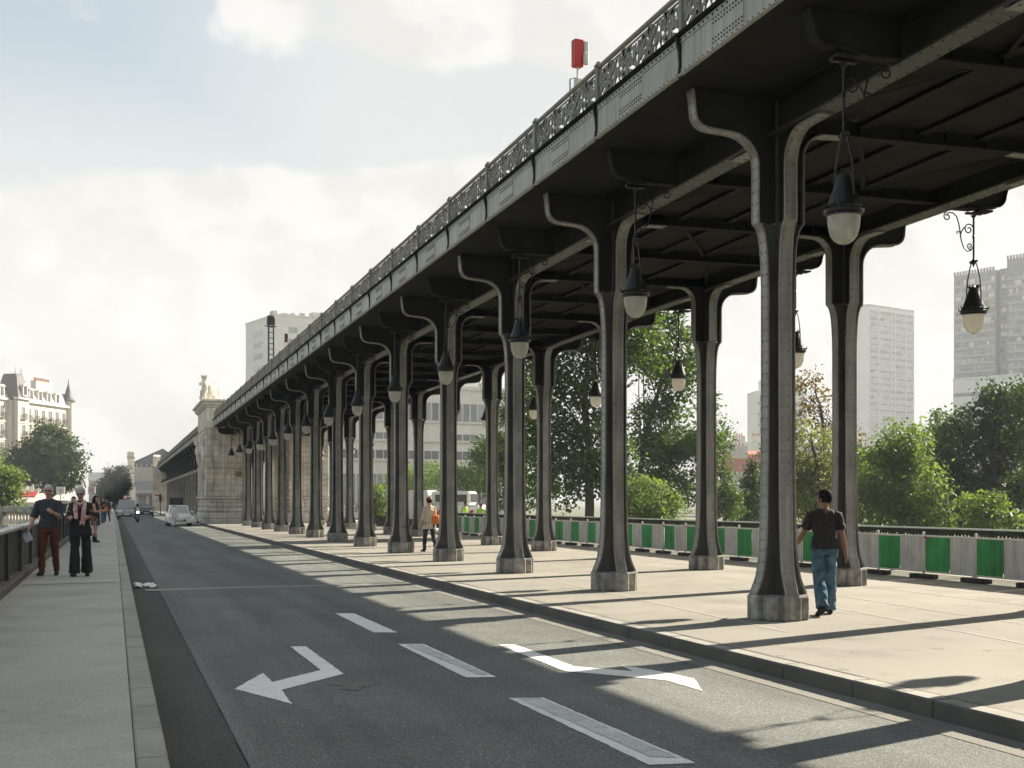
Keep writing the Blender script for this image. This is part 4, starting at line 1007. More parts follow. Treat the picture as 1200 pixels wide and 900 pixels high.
def tree(name, label, zc, ells_px, kind, n, leaf, seed, trunk_px=None, trunk_r=.16, depth=None, cat='tree', cl=14, cr=.42, group=None, hollow=.35, zb=-.6):
    """ells_px: (px, py, rx_px, rz_px) in the photo at depth zc."""
    k = zc / F
    px0 = trunk_px[0][0] if trunk_px else sum(e[0] for e in ells_px) / len(ells_px)
    bx, by = at(px0, zc); root = empty(name, (bx, by, zb), 0, label, cat, group); rr = random.Random(seed)
    ells = []
    for (px, py, rx, rz) in ells_px:
        X, Y = at(px, zc); dep = (depth or .8) * rx * k
        off = rr.uniform(-.35, .35) * rx * k
        ells.append((X - bx + ST * off, Y - by + CT * off, hgt(py, zc) - zb, rx * k, max(dep, rx * k * .7), rz * k))
    for e in list(ells):                                       # ragged outline: sprays that stick out of every lobe
        for j in range(5):
            a, b_ = rr.uniform(0, 2 * PI), rr.uniform(-.5, 1.2); f_ = rr.uniform(.85, 1.12); q = rr.uniform(.20, .38)
            ells.append((e[0] + e[3] * f_ * math.cos(a) * math.cos(b_), e[1] + e[4] * f_ * math.sin(a) * math.cos(b_), e[2] + e[5] * f_ * math.sin(b_), e[3] * q, e[4] * q, e[5] * q))
    V, Fc, T, cen = crown(ells, n, leaf, seed, cl, cr, hollow)
    me = bpy.data.meshes.new('crown'); me.from_pydata([tuple(v) for v in V], [], Fc); me.update(); me.materials.append(LEAF[kind])
    a = me.attributes.new('tint', 'FLOAT', 'FACE'); a.data.foreach_set('value', T)
    link('crown', me, root)
    m = MB()
    if trunk_px:
        pts = []
        for (px, py) in trunk_px:
            X, Y = at(px, zc); pts.append(Vector((X - bx, Y - by, hgt(py, zc) - zb)))
        pts[0].z = -.1
    else:
        top = max(e[2] for e in ells); pts = [Vector((0, 0, -.1)), Vector((.1, 0, top * .35)), Vector((0, .1, top * .75))]
    fine_ = []
    for i in range(len(pts) - 1):
        for j in range(4): fine_.append(pts[i].lerp(pts[i + 1], j / 4) + Vector((rr.uniform(-.05, .05), rr.uniform(-.05, .05), 0)))
    fine_.append(pts[-1]); nn = len(fine_)
    m.tube(fine_, [trunk_r * (1.25 if i == 0 else 1) * (1 - .75 * i / nn) for i in range(nn)], 9)
    for c in rr.sample(cen, min(len(cen), 34)):
        i = rr.randint(max(1, nn // 3), nn - 1); s = fine_[i]
        mid = s.lerp(c, .5) + Vector((rr.uniform(-.3, .3), rr.uniform(-.3, .3), rr.uniform(-.1, .45))) * min(1, (c - s).length * .3)
        r0 = trunk_r * (1 - .75 * i / nn) * .42
        m.tube([s, s.lerp(mid, .5) + Vector((0, 0, .05)), mid, c], [r0, r0 * .75, r0 * .5, r0 * .15], 5)
    m.build('trunk', MT['bark'], root, smooth=60)
    return root
GR = 'trees beyond the barrier'
tree('tall_tree', 'tall airy tree with forked dark trunk standing between the second and fourth near columns', 60, [(662, 430, 46, 52), (700, 385, 55, 45), (745, 400, 42, 48), (690, 520, 44, 58), (655, 545, 36, 55), (720, 560, 34, 44), (640, 490, 28, 55)], 'mid', 1650, .20, 11, [(689, 620), (692, 540), (684, 480), (690, 410), (700, 370)], .24, group=GR)
tree('tall_tree', 'leafy tree with leaning branches right of the second near column', 64, [(775, 505, 42, 42), (802, 550, 36, 48), (792, 425, 40, 50), (765, 395, 36, 42), (828, 505, 22, 46), (770, 560, 38, 42)], 'mid', 1300, .20, 12, [(778, 620), (748, 560), (762, 480), (790, 420), (800, 380)], .16, group=GR)
tree('tall_tree', 'dark leafy tree behind the third near column', 68, [(600, 520, 30, 66), (628, 465, 26, 52), (588, 560, 22, 46), (622, 560, 30, 45)], 'mid', 672, .20, 13, [(612, 620), (610, 540), (615, 450)], .2, group=GR)
tree('round_bush', 'round pale green bush at the foot of the tall trees beside the second near column', 57, [(757, 588, 34, 32), (742, 600, 20, 22), (784, 602, 20, 18)], 'light', 480, .14, 14, None, .08, cat='bush', cr=.3, hollow=.5)
tree('small_conifer', 'small dark conifer in front of the red roofed house', 70, [(880, 600, 26, 22), (880, 578, 20, 18), (881, 560, 12, 15), (882, 545, 6, 12)], 'dark', 416, .16, 15, [(880, 620), (880, 580), (881, 540)], .1, cr=.28, group=GR)
tree('small_tree', 'small green tree beside the third far column, left of the conifer', 66, [(851, 592, 18, 24), (846, 540, 10, 40)], 'mid', 240, .17, 16, None, .08, group=GR)
tree('blossom_tree', 'pale leafy tree behind the walking man, left of the second far column', 55, [(950, 535, 40, 40), (965, 585, 40, 34), (932, 580, 30, 36), (915, 550, 22, 40)], 'pale', 688, .15, 17, [(955, 620), (958, 560), (950, 510)], .13, group=GR, cr=.34)
tree('sparse_tree', 'sparse reddish tree with thin branches above the walking man', 58, [(945, 452, 26, 14), (965, 470, 22, 16), (940, 485, 20, 16), (995, 508, 18, 12), (975, 500, 20, 14)], 'red', 120, .17, 18, [(962, 620), (966, 540), (964, 490), (955, 455)], .1, group=GR, cl=9, cr=.36)
tree('light_tree', 'light green tree right of the second far column behind the barrier', 52, [(1040, 560, 42, 48), (1025, 595, 30, 32), (1075, 575, 40, 46), (1058, 520, 32, 30), (1090, 605, 36, 26)], 'light', 1024, .16, 19, [(1055, 625), (1055, 570), (1050, 520)], .16, group=GR, hollow=.5)
tree('dark_tree', 'large dark tree mass under the grey high-rise near the right edge', 62, [(1150, 535, 48, 56), (1185, 490, 36, 48), (1130, 585, 42, 42), (1195, 585, 48, 48), (1112, 520, 24, 36), (1165, 478, 22, 26)], 'dark', 1500, .20, 20, [(1160, 625), (1162, 560), (1175, 490)], .26, group=GR)
tree('dark_tree', 'dark tree cut by the right edge of the photo', 58, [(1222, 495, 42, 58), (1225, 590, 50, 48), (1275, 540, 50, 70)], 'dark', 800, .20, 21, [(1240, 625), (1240, 560), (1240, 480)], .26, group=GR)
tree('leafy_shrub', 'sunlit yellow green shrub in front of the dark trees behind the barrier', 47, [(1157, 598, 26, 22), (1140, 612, 18, 14), (1175, 612, 22, 16)], 'light', 192, .14, 22, None, .06, cat='bush', cr=.3)
tree('leafy_shrub', 'tall green shrub between the light tree and the dark trees', 66, [(1100, 548, 26, 46), (1105, 500, 14, 18), (1000, 560, 22, 46)], 'mid', 416, .18, 23, None, .1, cat='bush')
tree('leafy_shrub', 'low green shrub beside the white truck in front of the office building', 98, [(545, 562, 34, 16), (575, 545, 16, 34), (562, 530, 12, 22)], 'mid', 416, .22, 24, None, .1, cat='bush', cr=.5)
tree('leafy_shrub', 'low pale shrub behind the woman in the beige jacket', 112, [(498, 560, 36, 18), (470, 565, 22, 16)], 'light', 384, .22, 25, None, .1, cat='bush', cr=.5)
tree('leafy_shrub', 'green shrub in a dark planter between the sixth and seventh near columns', 84, [(441, 590, 14, 20), (432, 596, 10, 14)], 'light', 208, .16, 26, None, .08, cat='bush', cr=.4, zb=0)
GL = 'trees on the left bank'
tree('street_tree', 'round dark green street tree in front of the ornate apartment house', 120, [(58, 535, 34, 28), (36, 548, 26, 24), (82, 548, 20, 26), (60, 512, 24, 14), (70, 565, 26, 14)], 'dark', 992, .30, 31, [(60, 605), (60, 570), (58, 520)], .24, group=GL, cr=.6)
tree('street_tree', 'dark tree left of the round street tree, cut by the left edge', 132, [(4, 556, 22, 20), (-20, 545, 26, 30)], 'dark', 416, .30, 32, None, .2, group=GL, cr=.6)
tree('round_bush', 'light green bush at the left edge above the stone balustrade', 66, [(4, 570, 18, 24), (-16, 562, 22, 30), (14, 586, 12, 12)], 'light', 384, .17, 33, None, .1, cat='bush', cr=.36)
tree('street_tree', 'dark clipped tree beside the end of the sidewalk and the tall pillar', 215, [(136, 572, 14, 20), (126, 578, 12, 17), (144, 562, 8, 16)], 'deep', 832, .36, 34, [(134, 600), (134, 580), (136, 560)], .25, group=GL, cr=.8, hollow=.1)
tree('dark_tree', 'broad dark tree standing behind the light green tree, above the barrier', 80, [(1085, 545, 44, 44), (1030, 560, 40, 40), (1060, 590, 60, 30), (1115, 590, 44, 36)], 'dark', 900, .24, 27, [(1070, 625), (1070, 560)], .2, group=GR, cr=.5)
tree('dark_tree', 'dense dark tree in the gap left of the second far column', 78, [(955, 575, 34, 36), (985, 580, 30, 36)], 'dark', 420, .22, 28, [(965, 625), (965, 570)], .16, group=GR, cr=.5)
# ------------------------------------------------------------------ planter, quay platform, balustrade, kiosk
structureb = MB(); structureb.box(17.8, 40, 52, 120, -.6, .02); tag(structureb.build('quay_platform', MT['walk']), kind='structure')
x, y = at(441, 84); r = empty('planter', (x, y, .02), -TH, 'dark rectangular planter box holding the shrub behind the column row', 'planter'); m = MB(); m.cbox(-.9, .9, -.4, .4, 0, .75, .03); m.build('box', MT['lamp_black'], r); m = MB(); m.cbox(-.96, .96, -.46, .46, .751, .82, .015); m.build('rim', MT['iron_dark'], r)
x, y = at(-34, 66); x1, y1 = at(43, 62)
r = empty('balustrade', (x, y, 0), math.atan2(y1 - y, x1 - x), 'grey stone balustrade with pale balusters at the left edge beyond the parapet', 'balustrade'); Lb = math.hypot(x1 - x, y1 - y)
m = MB(); m.cbox(0, Lb, -.25, .25, 1.22, 1.52, .03); m.cbox(0, Lb, -.22, .22, -.6, .55, .03); m.cbox(0, Lb * .55, -.2, .2, .551, 1.218, .02); m.build('coping', MT['base_stone'], r)
BA = None; xx = Lb * .58
while xx < Lb - .1:
    if BA is None: m = MB(); m.lathe([(.06, .56), (.09, .62), (.12, .75), (.07, .98), (.06, 1.1), (.1, 1.2), (0, 1.21)], 8); BA = m.build('baluster', MT['stone_pale'], r, (xx, 0, 0), smooth=40)
    else: dup(BA, r, (xx, 0, 0))
    xx += .3
x, y = at(72, 58); r = empty('pedestal', (x, y, -.6), -TH, 'dark pedestal with pale stone coping between the elderly man and woman', 'pedestal')
m = MB(); m.cbox(-.44, .40, -.4, .4, 0, 2.25, .03); m.cbox(.405, .60, -.3, .3, 0, 1.9, .02); m.build('block', MT['par'], r); m = MB(); m.cbox(-.52, .48, -.48, .48, 2.255, 2.42, .03); m.build('coping', MT['stone_pale'], r)
MT['signw'] = mat('white_sign', (.70, .69, .66), .5, .05, 3, 0, 20); MT['signr'] = mat('red_lettering', (.50, .05, .05), .5, .05, 3, 0, 20)
def vsign(px, zc, label, wd, y0, y1):
    x, y = at(px, zc); z0, z1 = hgt(y1, zc), hgt(y0, zc); r = empty('sign', (x, y, -.6), -TH, label, 'sign', 'white signs on posts')
    m = MB(); m.cbox(-wd / 2, wd / 2, -.05, .05, z0 + .6, z1 + .6, .02); m.build('board', MT['signw'], r); h = z1 - z0; zc_ = (z0 + z1) / 2 + .6
    m = MB(); m.prism([(-.16 * h, zc_ + .2 * h), (-.08 * h, zc_ + .2 * h), (0, zc_ - .12 * h), (.2 * h, zc_ + .24 * h), (.26 * h, zc_ + .24 * h), (.02 * h, zc_ - .26 * h), (-.02 * h, zc_ - .26 * h)], -.062, -.051, 'y'); m.build('lettering', MT['signr'], r)
    m = MB(); m.tube([(0, .02, 0), (0, .02, z0 + .6)], .05, 8); m.build('post', MT['galv'], r)
vsign(71, 110, 'square white sign with red tick mark right of the elderly man', .75, 570.5, 579)
vsign(107.5, 125, 'small white sign with red tick mark above the dark haired woman', .68, 570, 578.5)
x, y = at(25, 170); r = empty('awning', (x, y, 0), -TH, 'red cafe awning at street level below the trees on the left', 'awning'); m = MB(); m.prism([(-1.2, 2.5), (0, 3.1), (0, 2.9), (-1.2, 2.3)], -1.6, 2.2, 'x'); m.build('canopy', MT['red'], r)
m = MB()
for q in (-1.5, 2.1): m.tube([(q, -1.1, -.6), (q, -1.1, 2.35)], .04, 6)
m.build('poles', MT['galv'], r)
x, y = at(30, 150); r = empty('quay_wall', (x, y, -.6), -TH, 'long pale stone quay wall in the background behind the elderly man', 'wall'); m = MB(); m.cbox(-9, 10, -.25, .25, 0, 2.1, .04); m.cbox(-9.1, 10.1, -.35, .35, 2.105, 2.3, .04); m.build('wall_body', MT['stone_pale'], r)
# ------------------------------------------------------------------ signals on the deck
DTOP = UND + .53
def signal(px, zc, label, kind):
    x, y = at(px, zc); r = empty('rail_signal', (x, y, DTOP), -TH + .5, label, 'signal'); k = zc / F
    return r, k, (x, y)
zc = 24.6; r, k, _ = signal(677, zc, 'red rectangular rail signal seen from behind above the viaduct railing', 0)
zt, zb_ = hgt(47, zc) - DTOP, hgt(79, zc) - DTOP
m = MB(); m.cbox(-.10, .09, -.08, .08, zb_, zt, .012); m.build('housing', MT['red'], r); m = MB(); m.cbox(.095, .19, -.10, .02, zt - .27, zt - .02, .015); m.cbox(.06, .15, -.16, -.085, zb_ + .03, zb_ + .26, .015); m.build('hood', MT['bwhite'], r)
m = MB(); m.tube([(0, 0, 0), (0, 0, zb_)], .022, 8); m.tube([(-.16, .02, 0), (-.16, .02, zb_ - .24), (0, 0, zb_ - .2)], .018, 6); m.cbox(-.05, .10, -.07, .07, zb_ - .55, zb_ - .22, .01); m.build('post', MT['bgrey'], r); m = MB(); m.cbox(.02, .09, -.11, -.071, zb_ - .48, zb_ - .32, .005); m.build('lamp', MT['red'], r)
zc = 70.; r, k, _ = signal(317.5, zc, 'tall black rail signal with ladder mast in front of the white tower', 1)
zt = hgt(370, zc) - DTOP; zm = hgt(381, zc) - DTOP; z2 = hgt(417, zc) - DTOP
m = MB(); m.cbox(-.22, .22, -.12, .12, zm, zt - .1, .05); m.lathe([(.22, 0), (.2, .1), (0, .14)], 10, (0, 0, zt - .1), 1, .55); m.build('head', MT['lamp_black'], r); m = MB()
m.box(-.17, -.10, -.05, .05, 0, zm); m.box(.12, .17, -.05, .05, 0, zm); z = .2
while z < zm - .1: m.box(-.099, .119, -.02, .02, z, z + .04); z += .3
m.cbox(-.36, .3, -.06, -.051, zm - .1, zm - .04, .001); m.build('mast', MT['lamp_black'], r); m = MB(); m.cbox(.26, .48, -.08, .04, .1, 1.9, .02); m.cbox(-.75, -.42, -.2, .2, .0, 1.2, .02); m.build('cabinet', MT['bwhite'], r)
zc = 67.; r, k, _ = signal(335.5, zc, 'small white backed rail signal with red lamp right of the black signal', 2)
zt = hgt(391, zc) - DTOP; m = MB(); m.cbox(-.08, .08, -.05, .05, zt - .45, zt, .02); m.build('head', MT['lamp_black'], r); m = MB(); m.tube([(-.1, 0, 0), (-.1, 0, zt - .1)], .03, 6); m.build('post', MT['bwhite'], r); m = MB(); m.ell((0, -.055, zt - .33), (.05, .03, .05), 8, 6); m.build('lamp', MT['red'], r)
# ------------------------------------------------------------------ vehicles
MT['car_white'] = mat('white_car_paint', (.72, .71, .69), .25, .03, 3, 0); MT['car_dark'] = mat('dark_car_paint', (.02, .021, .024), .22, .05, 3, 0); MT['car_silver'] = mat('silver_car_paint', (.30, .31, .32), .25, .04, 3, 0)
MT['headlamp'] = mat('headlamp_glass', (.75, .75, .72), .12, .02, 3, 0)
lit = bpy.data.materials.new('lit_headlamp'); lit.use_nodes = True; lit.node_tree.nodes['Principled BSDF'].inputs['Emission Color'].default_value = (1, .9, .75, 1); lit.node_tree.nodes['Principled BSDF'].inputs['Emission Strength'].default_value = 6.
MT['plate'] = mat('number_plate', (.65, .64, .55), .5, .02, 3, 0)
def car(name, label, px, zc, paint, L=4.1, Wd=1.68, H=1.45, van=False, tailgate=False, z=0., yaw=0., cat='car'):
    x, y = at(px, zc); r = empty(name, (x, y, z), yaw, label, cat)      # front faces -Y (towards the camera)
    hw = Wd / 2; bz = .95 if not van else 1.05; m = MB()
    nose = .75 if not van else .85
    prof = [(-L / 2 + .02, .28), (-L / 2 - .02, .5), (-L / 2 + .06, nose), (-L / 2 + (1.05 if not van else .75), bz), (L / 2 - .1, bz + .03), (L / 2, .7), (L / 2 - .03, .28)]
    # lower body lofted across the width with tumblehome
    st = [(-1, .93), (-.86, 1), (.86, 1), (1, .93)]; vs = []; n = len(prof)
    for u, k in st:
        for (yy, zz) in prof: vs.append((u * hw, yy * (k if abs(u) == 1 else 1), .28 + (zz - .28) * (k if abs(u) == 1 else 1)))
    fs = [tuple(range(n))[::-1], tuple(range(3 * n, 4 * n))]
    for s in range(3):
        for i in range(n): fs.append((s * n + i, s * n + (i + 1) % n, (s + 1) * n + (i + 1) % n, (s + 1) * n + i))
    m.add(vs, fs); m.build('body', MT[paint], r, bevel=.05, smooth=40)
    y0, y1 = (-L / 2 + (1.0 if not van else .7)), L / 2 - .12
    yt0, yt1 = y0 + (.75 if not van else .5), y1 - (.45 if not van else .08); hb, ht = hw * .93, hw * .76 if not van else hw * .84
    m = MB(); m.add([(-hb, y0, bz - .02), (hb, y0, bz - .02), (hb, y1, bz - .02), (-hb, y1, bz - .02), (-ht, yt0, H), (ht, yt0, H), (ht, yt1, H), (-ht, yt1, H)], [(0, 3, 2, 1), (4, 5, 6, 7), (0, 1, 5, 4), (1, 2, 6, 5), (2, 3, 7, 6), (3, 0, 4, 7)]); m.build('cabin', MT[paint], r, bevel=.06, smooth=40)
    def pane(nm, c, sh, off):
        c = [Vector(q) for q in c]; ce = sum(c, Vector()) / 4; n_ = (c[1] - c[0]).cross(c[3] - c[0]).normalized()
        q = [ce + (p - ce) * sh for p in c]; mm = MB(); mm.add([p + n_ * .006 for p in q] + [p - n_ * .02 for p in q], [(0, 1, 2, 3), (7, 6, 5, 4), (0, 4, 5, 1), (1, 5, 6, 2), (2, 6, 7, 3), (3, 7, 4, 0)]); mm.build(nm, MT['glass_sky' if nm == 'windscreen' else 'glass'], r)
    pane('windscreen', [(-hb, y0, bz), (hb, y0, bz), (ht, yt0, H), (-ht, yt0, H)], .86, 0)
    pane('rear_window', [(hb, y1, bz), (-hb, y1, bz), (-ht, yt1, H), (ht, yt1, H)], .84, 0)
    for s in (-1, 1):
        c = [(s * hb, y0, bz), (s * hb, y1, bz), (s * ht, yt1, H), (s * ht, yt0, H)]
        if s < 0: c = [c[1], c[0], c[3], c[2]]
        pane('side_window', c, .84, 0)
        for yy in (-L / 2 + .72, L / 2 - .75):
            w_ = MB(); pts = [(0, -.09), (.2, -.1), (.28, -.1), (.31, -.07), (.31, .07), (.28, .1), (.2, .1), (0, .09)]
            w_.lathe(pts, 16); w_.v = [(s * (hw - .09) + p[2], yy + p[0], .31 + p[1]) for p in w_.v]; wo = w_.build('wheel', MT['black'], r, smooth=40)
            w_ = MB(); w_.lathe([(0, .105), (.17, .104), (.19, .09), (0, .08)], 12); w_.v = [(s * (hw - .09 + p[2]), yy + p[0], .31 + p[1]) for p in w_.v]; w_.build('rim', MT['galv'], wo)
        h_ = MB(); h_.ell((s * (hw - .26), -L / 2 + .05, nose - .10), (.19, .12, .095), 12, 8); h_.build('headlight', MT['headlamp'], r, smooth=60)
        h_ = MB(); h_.cbox(s * (hw + .09) - .09, s * (hw + .09) + .09, y0 + .18, y0 + .30, bz + .02, bz + .16, .03); h_.build('mirror', MT[paint], r)
    g = MB(); g.cbox(-hw * .5, hw * .5, -L / 2 - .05, -L / 2 + .05, .36, .50, .02); g.build('grille', MT['black'], r); g = MB(); g.cbox(-.26, .26, -L / 2 - .068, -L / 2 - .052, .40, .51, .003); g.build('number_plate', MT['plate'], r)
    g = MB(); g.cbox(-hw * .95, hw * .95, -L / 2 - .04, -L / 2 + .10, .24, .345, .03); g.build('bumper', MT['black' if paint != 'car_white' else paint], r)
    if tailgate: g = MB(); g.cbox(-.55, .42, L / 2 - .5, L / 2 - .42, H + .01, H + .56, .03); g.build('raised_tailgate', MT['car_dark'], r)
    return r
car('parked_car', 'white hatchback with dark raised tailgate facing the camera beside the stone pier', 209, 93, 'car_white', tailgate=True, H=1.5)
car('van', 'pale silver van with large windscreen coming down the street behind the motorcycle', 148.5, 132, 'car_silver', L=4.8, Wd=1.85, H=1.95, van=True, cat='van')
car('parked_car', 'dark car behind the motorcycle, right of the silver van', 171, 150, 'car_dark', H=1.5)
car('parked_car', 'dark car half hidden behind the silver van', 144, 152, 'car_dark', H=1.48)
x, y = at(538, 76); r = empty('truck', (x, y, .02), -TH + math.radians(80), 'white round cornered truck standing behind the striped barrier', 'truck')
m = MB(); m.cbox(-1.1, 1.1, -1.5, 1.55, .55, 1.55, .12); m.cbox(-1.05, 1.05, -.9, 1.5, 1.555, 2.35, .12); m.build('cab', MT['car_white'], r); m = MB(); m.cbox(-1.2, 1.2, 1.62, 3.7, .7, 2.4, .05); m.build('cargo_box', MT['car_white'], r)
for s in (-1, 1):
    for (a, c) in ((-.7, .15), (.3, 1.2)):
        m = MB(); m.cbox(s * 1.065 - .012, s * 1.065 + .012, a, c, 1.72, 2.15, .004); m.build('side_window', MT['glass'], r)
    for yy in (-.6, 2.8):
        m = MB(); m.lathe([(0, -.12), (.4, -.12), (.45, -.08), (.45, .08), (.4, .12), (0, .12)], 16); m.v = [(s * .98 + p[2], yy + p[0], .45 + p[1]) for p in m.v]; m.build('wheel', MT['black'], r, smooth=40)
m = MB(); m.cbox(-.9, .9, -.925, -.895, 1.7, 2.2, .005); m.build('windscreen', MT['glass'], r)
# red and white striped board in front of the truck
x, y = at(524, 71); r = empty('striped_board', (x, y, .02), -TH, 'red and white striped warning board in front of the white truck', 'board'); m = MB(); m.cbox(-1.2, 1.6, -.03, .03, 1.0, 1.28, .005); m.build('board', MT['signw'], r)
m = MB()
for i in range(6): u = -1.1 + i * .45; m.prism([(u, 1.02), (u + .2, 1.02), (u + .35, 1.26), (u + .15, 1.26)], -.042, -.031, 'y')
m.build('stripes', MT['red'], r); m = MB(); m.box(-1.0, -.95, -.02, .02, 0, .999); m.box(1.4, 1.45, -.02, .02, 0, .999); m.build('legs', MT['galv'], r)
# motorcycle
x, y = at(161, 109); MC = (x, y)
r = empty('motorcycle', (x, y, 0), .05, 'dark motorcycle with lit headlight riding towards the camera', 'motorcycle')
for yy, nm in ((-.7, 'wheel'), (.7, 'wheel')):
    m = MB(); m.lathe([(.2, -.06), (.29, -.065), (.315, -.03), (.315, .03), (.29, .065), (.2, .06)], 16); m.v = [(p[2], yy + p[0], .315 + p[1]) for p in m.v]; wo = m.build(nm, MT['black'], r, smooth=40); m = MB(); m.lathe([(0, -.03), (.2, -.025), (.2, .025), (0, .03)], 10); m.v = [(p[2], yy + p[0], .315 + p[1]) for p in m.v]; m.build('rim', MT['galv'], wo)
m = MB(); m.cbox(-.17, .17, -.45, .5, .40, .78, .08); m.cbox(-.15, .15, .1, .95, .79, .9, .05); m.cbox(-.30, .30, -.75, -.40, .62, 1.02, .1); m.build('body', MT['car_dark'], r); m = MB(); m.tube([(-.38, -.35, 1.05), (0, -.5, 1.08), (.38, -.35, 1.05)], .022, 6); m.build('handlebar', MT['galv'], r)
m = MB(); m.ell((-.02, -.78, .86), (.11, .07, .09), 10, 8); m.build('headlight', lit, r); m = MB(); m.tube([(-.08, -.55, .9), (-.08, -.7, .32)], .03, 6); m.tube([(.08, -.55, .9), (.08, -.7, .32)], .03, 6); m.build('fork', MT['galv'], r); m = MB(); m.prism([(-.2, 1.0), (.2, 1.0), (.14, 1.3), (-.14, 1.3)], -.60, -.585, 'y'); m.build('windshield', MT['glass_sky'], r)
# traffic light, guard stone, litter
x, y = at(188, 148); r = empty('traffic_light', (x, y, .15), -TH, 'slim traffic light with red signal at the far end of the kerb', 'traffic light'); m = MB(); m.tube([(0, 0, 0), (0, 0, 2.5)], .05, 8); m.build('pole', MT['lamp_black'], r); m = MB(); m.cbox(-.14, .14, -.12, .12, 1.6, 2.4, .03); m.build('head', MT['lamp_black'], r); m = MB(); m.cbox(-.62, -.16, -.04, .04, 2.25, 2.42, .02); m.build('arm', MT['red'], r)
x, y = at(147, 170); r = empty('road_sign', (x, y, .0), -TH, 'round red and white road sign above the silver van', 'road sign'); m = MB(); m.tube([(0, 0, 0), (0, 0, 2.4)], .04, 8); m.build('pole', MT['galv'], r); m = MB(); m.lathe([(0, -.02), (.3, -.02), (.3, .02), (0, .02)], 16); m.v = [(p[0], p[2] - .05, 2.35 + p[1]) for p in m.v]; dsk = m.build('disc', MT['red'], r); m = MB(); m.lathe([(0, -.004), (.2, -.004), (.2, .004), (0, .004)], 14); m.v = [(p[0], p[2] - .078, 2.35 + p[1]) for p in m.v]; m.build('centre', MT['signw'], dsk)
x, y = at(230, 98); r = empty('guard_stone', (x, y, 0), 0, 'low white guard stone at the foot of the stone pier', 'guard stone'); m = MB(); m.cbox(-.5, .4, -.3, .3, 0, .34, .05); m.ell((-.12, 0, .36), (.28, .26, .34), 12, 8); m.build('body', MT['signw'], r, smooth=40); m = MB(); m.lathe([(0, -.01), (.1, -.01), (.1, .01), (0, .01)], 10); m.v = [(.1 + p[0], -.302 + p[2], .2 + p[1]) for p in m.v]; m.build('reflector', MT['black'], r)
x, y = ground(164, 688, 0); rr = random.Random(2); m = MB()
for i in range(9):
    cx_, cy_ = rr.uniform(-.22, .28), rr.uniform(-.3, .3); s = rr.uniform(.05, .13)
    v = [Vector((cx_ + s * math.cos(a) * rr.uniform(.6, 1.2), cy_ + s * 1.4 * math.sin(a) * rr.uniform(.6, 1.2), rr.uniform(.005, .08))) for a in [k * PI / 3 for k in range(6)]] + [Vector((cx_, cy_, .09))]
    m.add(v, [(k, (k + 1) % 6, 6) for k in range(6)] + [(5, 4, 3, 2, 1, 0)])
tag(m.build('litter', MT['signw'], None, (x, y, -.004)), 'crumpled white paper litter lying in the gutter by the left kerb', 'litter')
# ------------------------------------------------------------------ people
SK = lambda n, c: mat(n, c, .55, .08, 6, .03, 40)
CL = lambda n, c, v=.18: mat(n, c, .85, v, 7, .25, 35)
MT['skin'] = SK('skin_fair', (.42, .25, .18)); MT['skin2'] = SK('skin_brown', (.20, .105, .065))
MT['hair_grey'] = mat('grey_hair', (.38, .37, .35), .6, .25, 20, .3, 60); MT['hair_dark'] = mat('dark_hair', (.010, .008, .007), .95, .3, 20, .8, 45, spec=.08); MT['hair_red'] = mat('auburn_hair', (.14, .035, .018), .5, .3, 20, .3, 60)
CLO = {'black': CL('black_cloth', (.014, .014, .016)), 'navy': CL('dark_polo_cloth', (.035, .042, .052)), 'rust': CL('rust_trousers', (.115, .034, .020)), 'denim': mat('faded_denim', (.030, .075, .125), .85, .45, 9, .2, 60, tint=(.085, .15, .20)), 'white': CL('white_cloth', (.62, .61, .60), .06), 'beige': CL('beige_cloth', (.52, .46, .35), .08), 'pink': mat('pink_scarf', (.52, .27, .28), .8, .4, 16, .3, 40, tint=(.60, .50, .48)), 'hivis': CL('hi_vis_cloth', (.42, .66, .10), .05), 'shoe': CL('shoe_leather', (.018, .015, .013)), 'orange': mat('orange_bag', (.66, .17, .022), .5, .1, 5, .1, 40), 'orangered': mat('orange_red_bag', (.55, .09, .03), .5, .1, 5, .1, 40), 'darkeye': mat('eye_dark', (.01, .009, .009), .3, 0, 5, 0), 'lip': mat('lips', (.25, .09, .08), .5, 0, 5, 0), 'paper': mat('folded_paper', (.55, .58, .70), .7, .05, 5, 0)}
LAB = ['skin', 'top', 'bottom', 'shoe', 'extra', 'darkeye', 'lip']
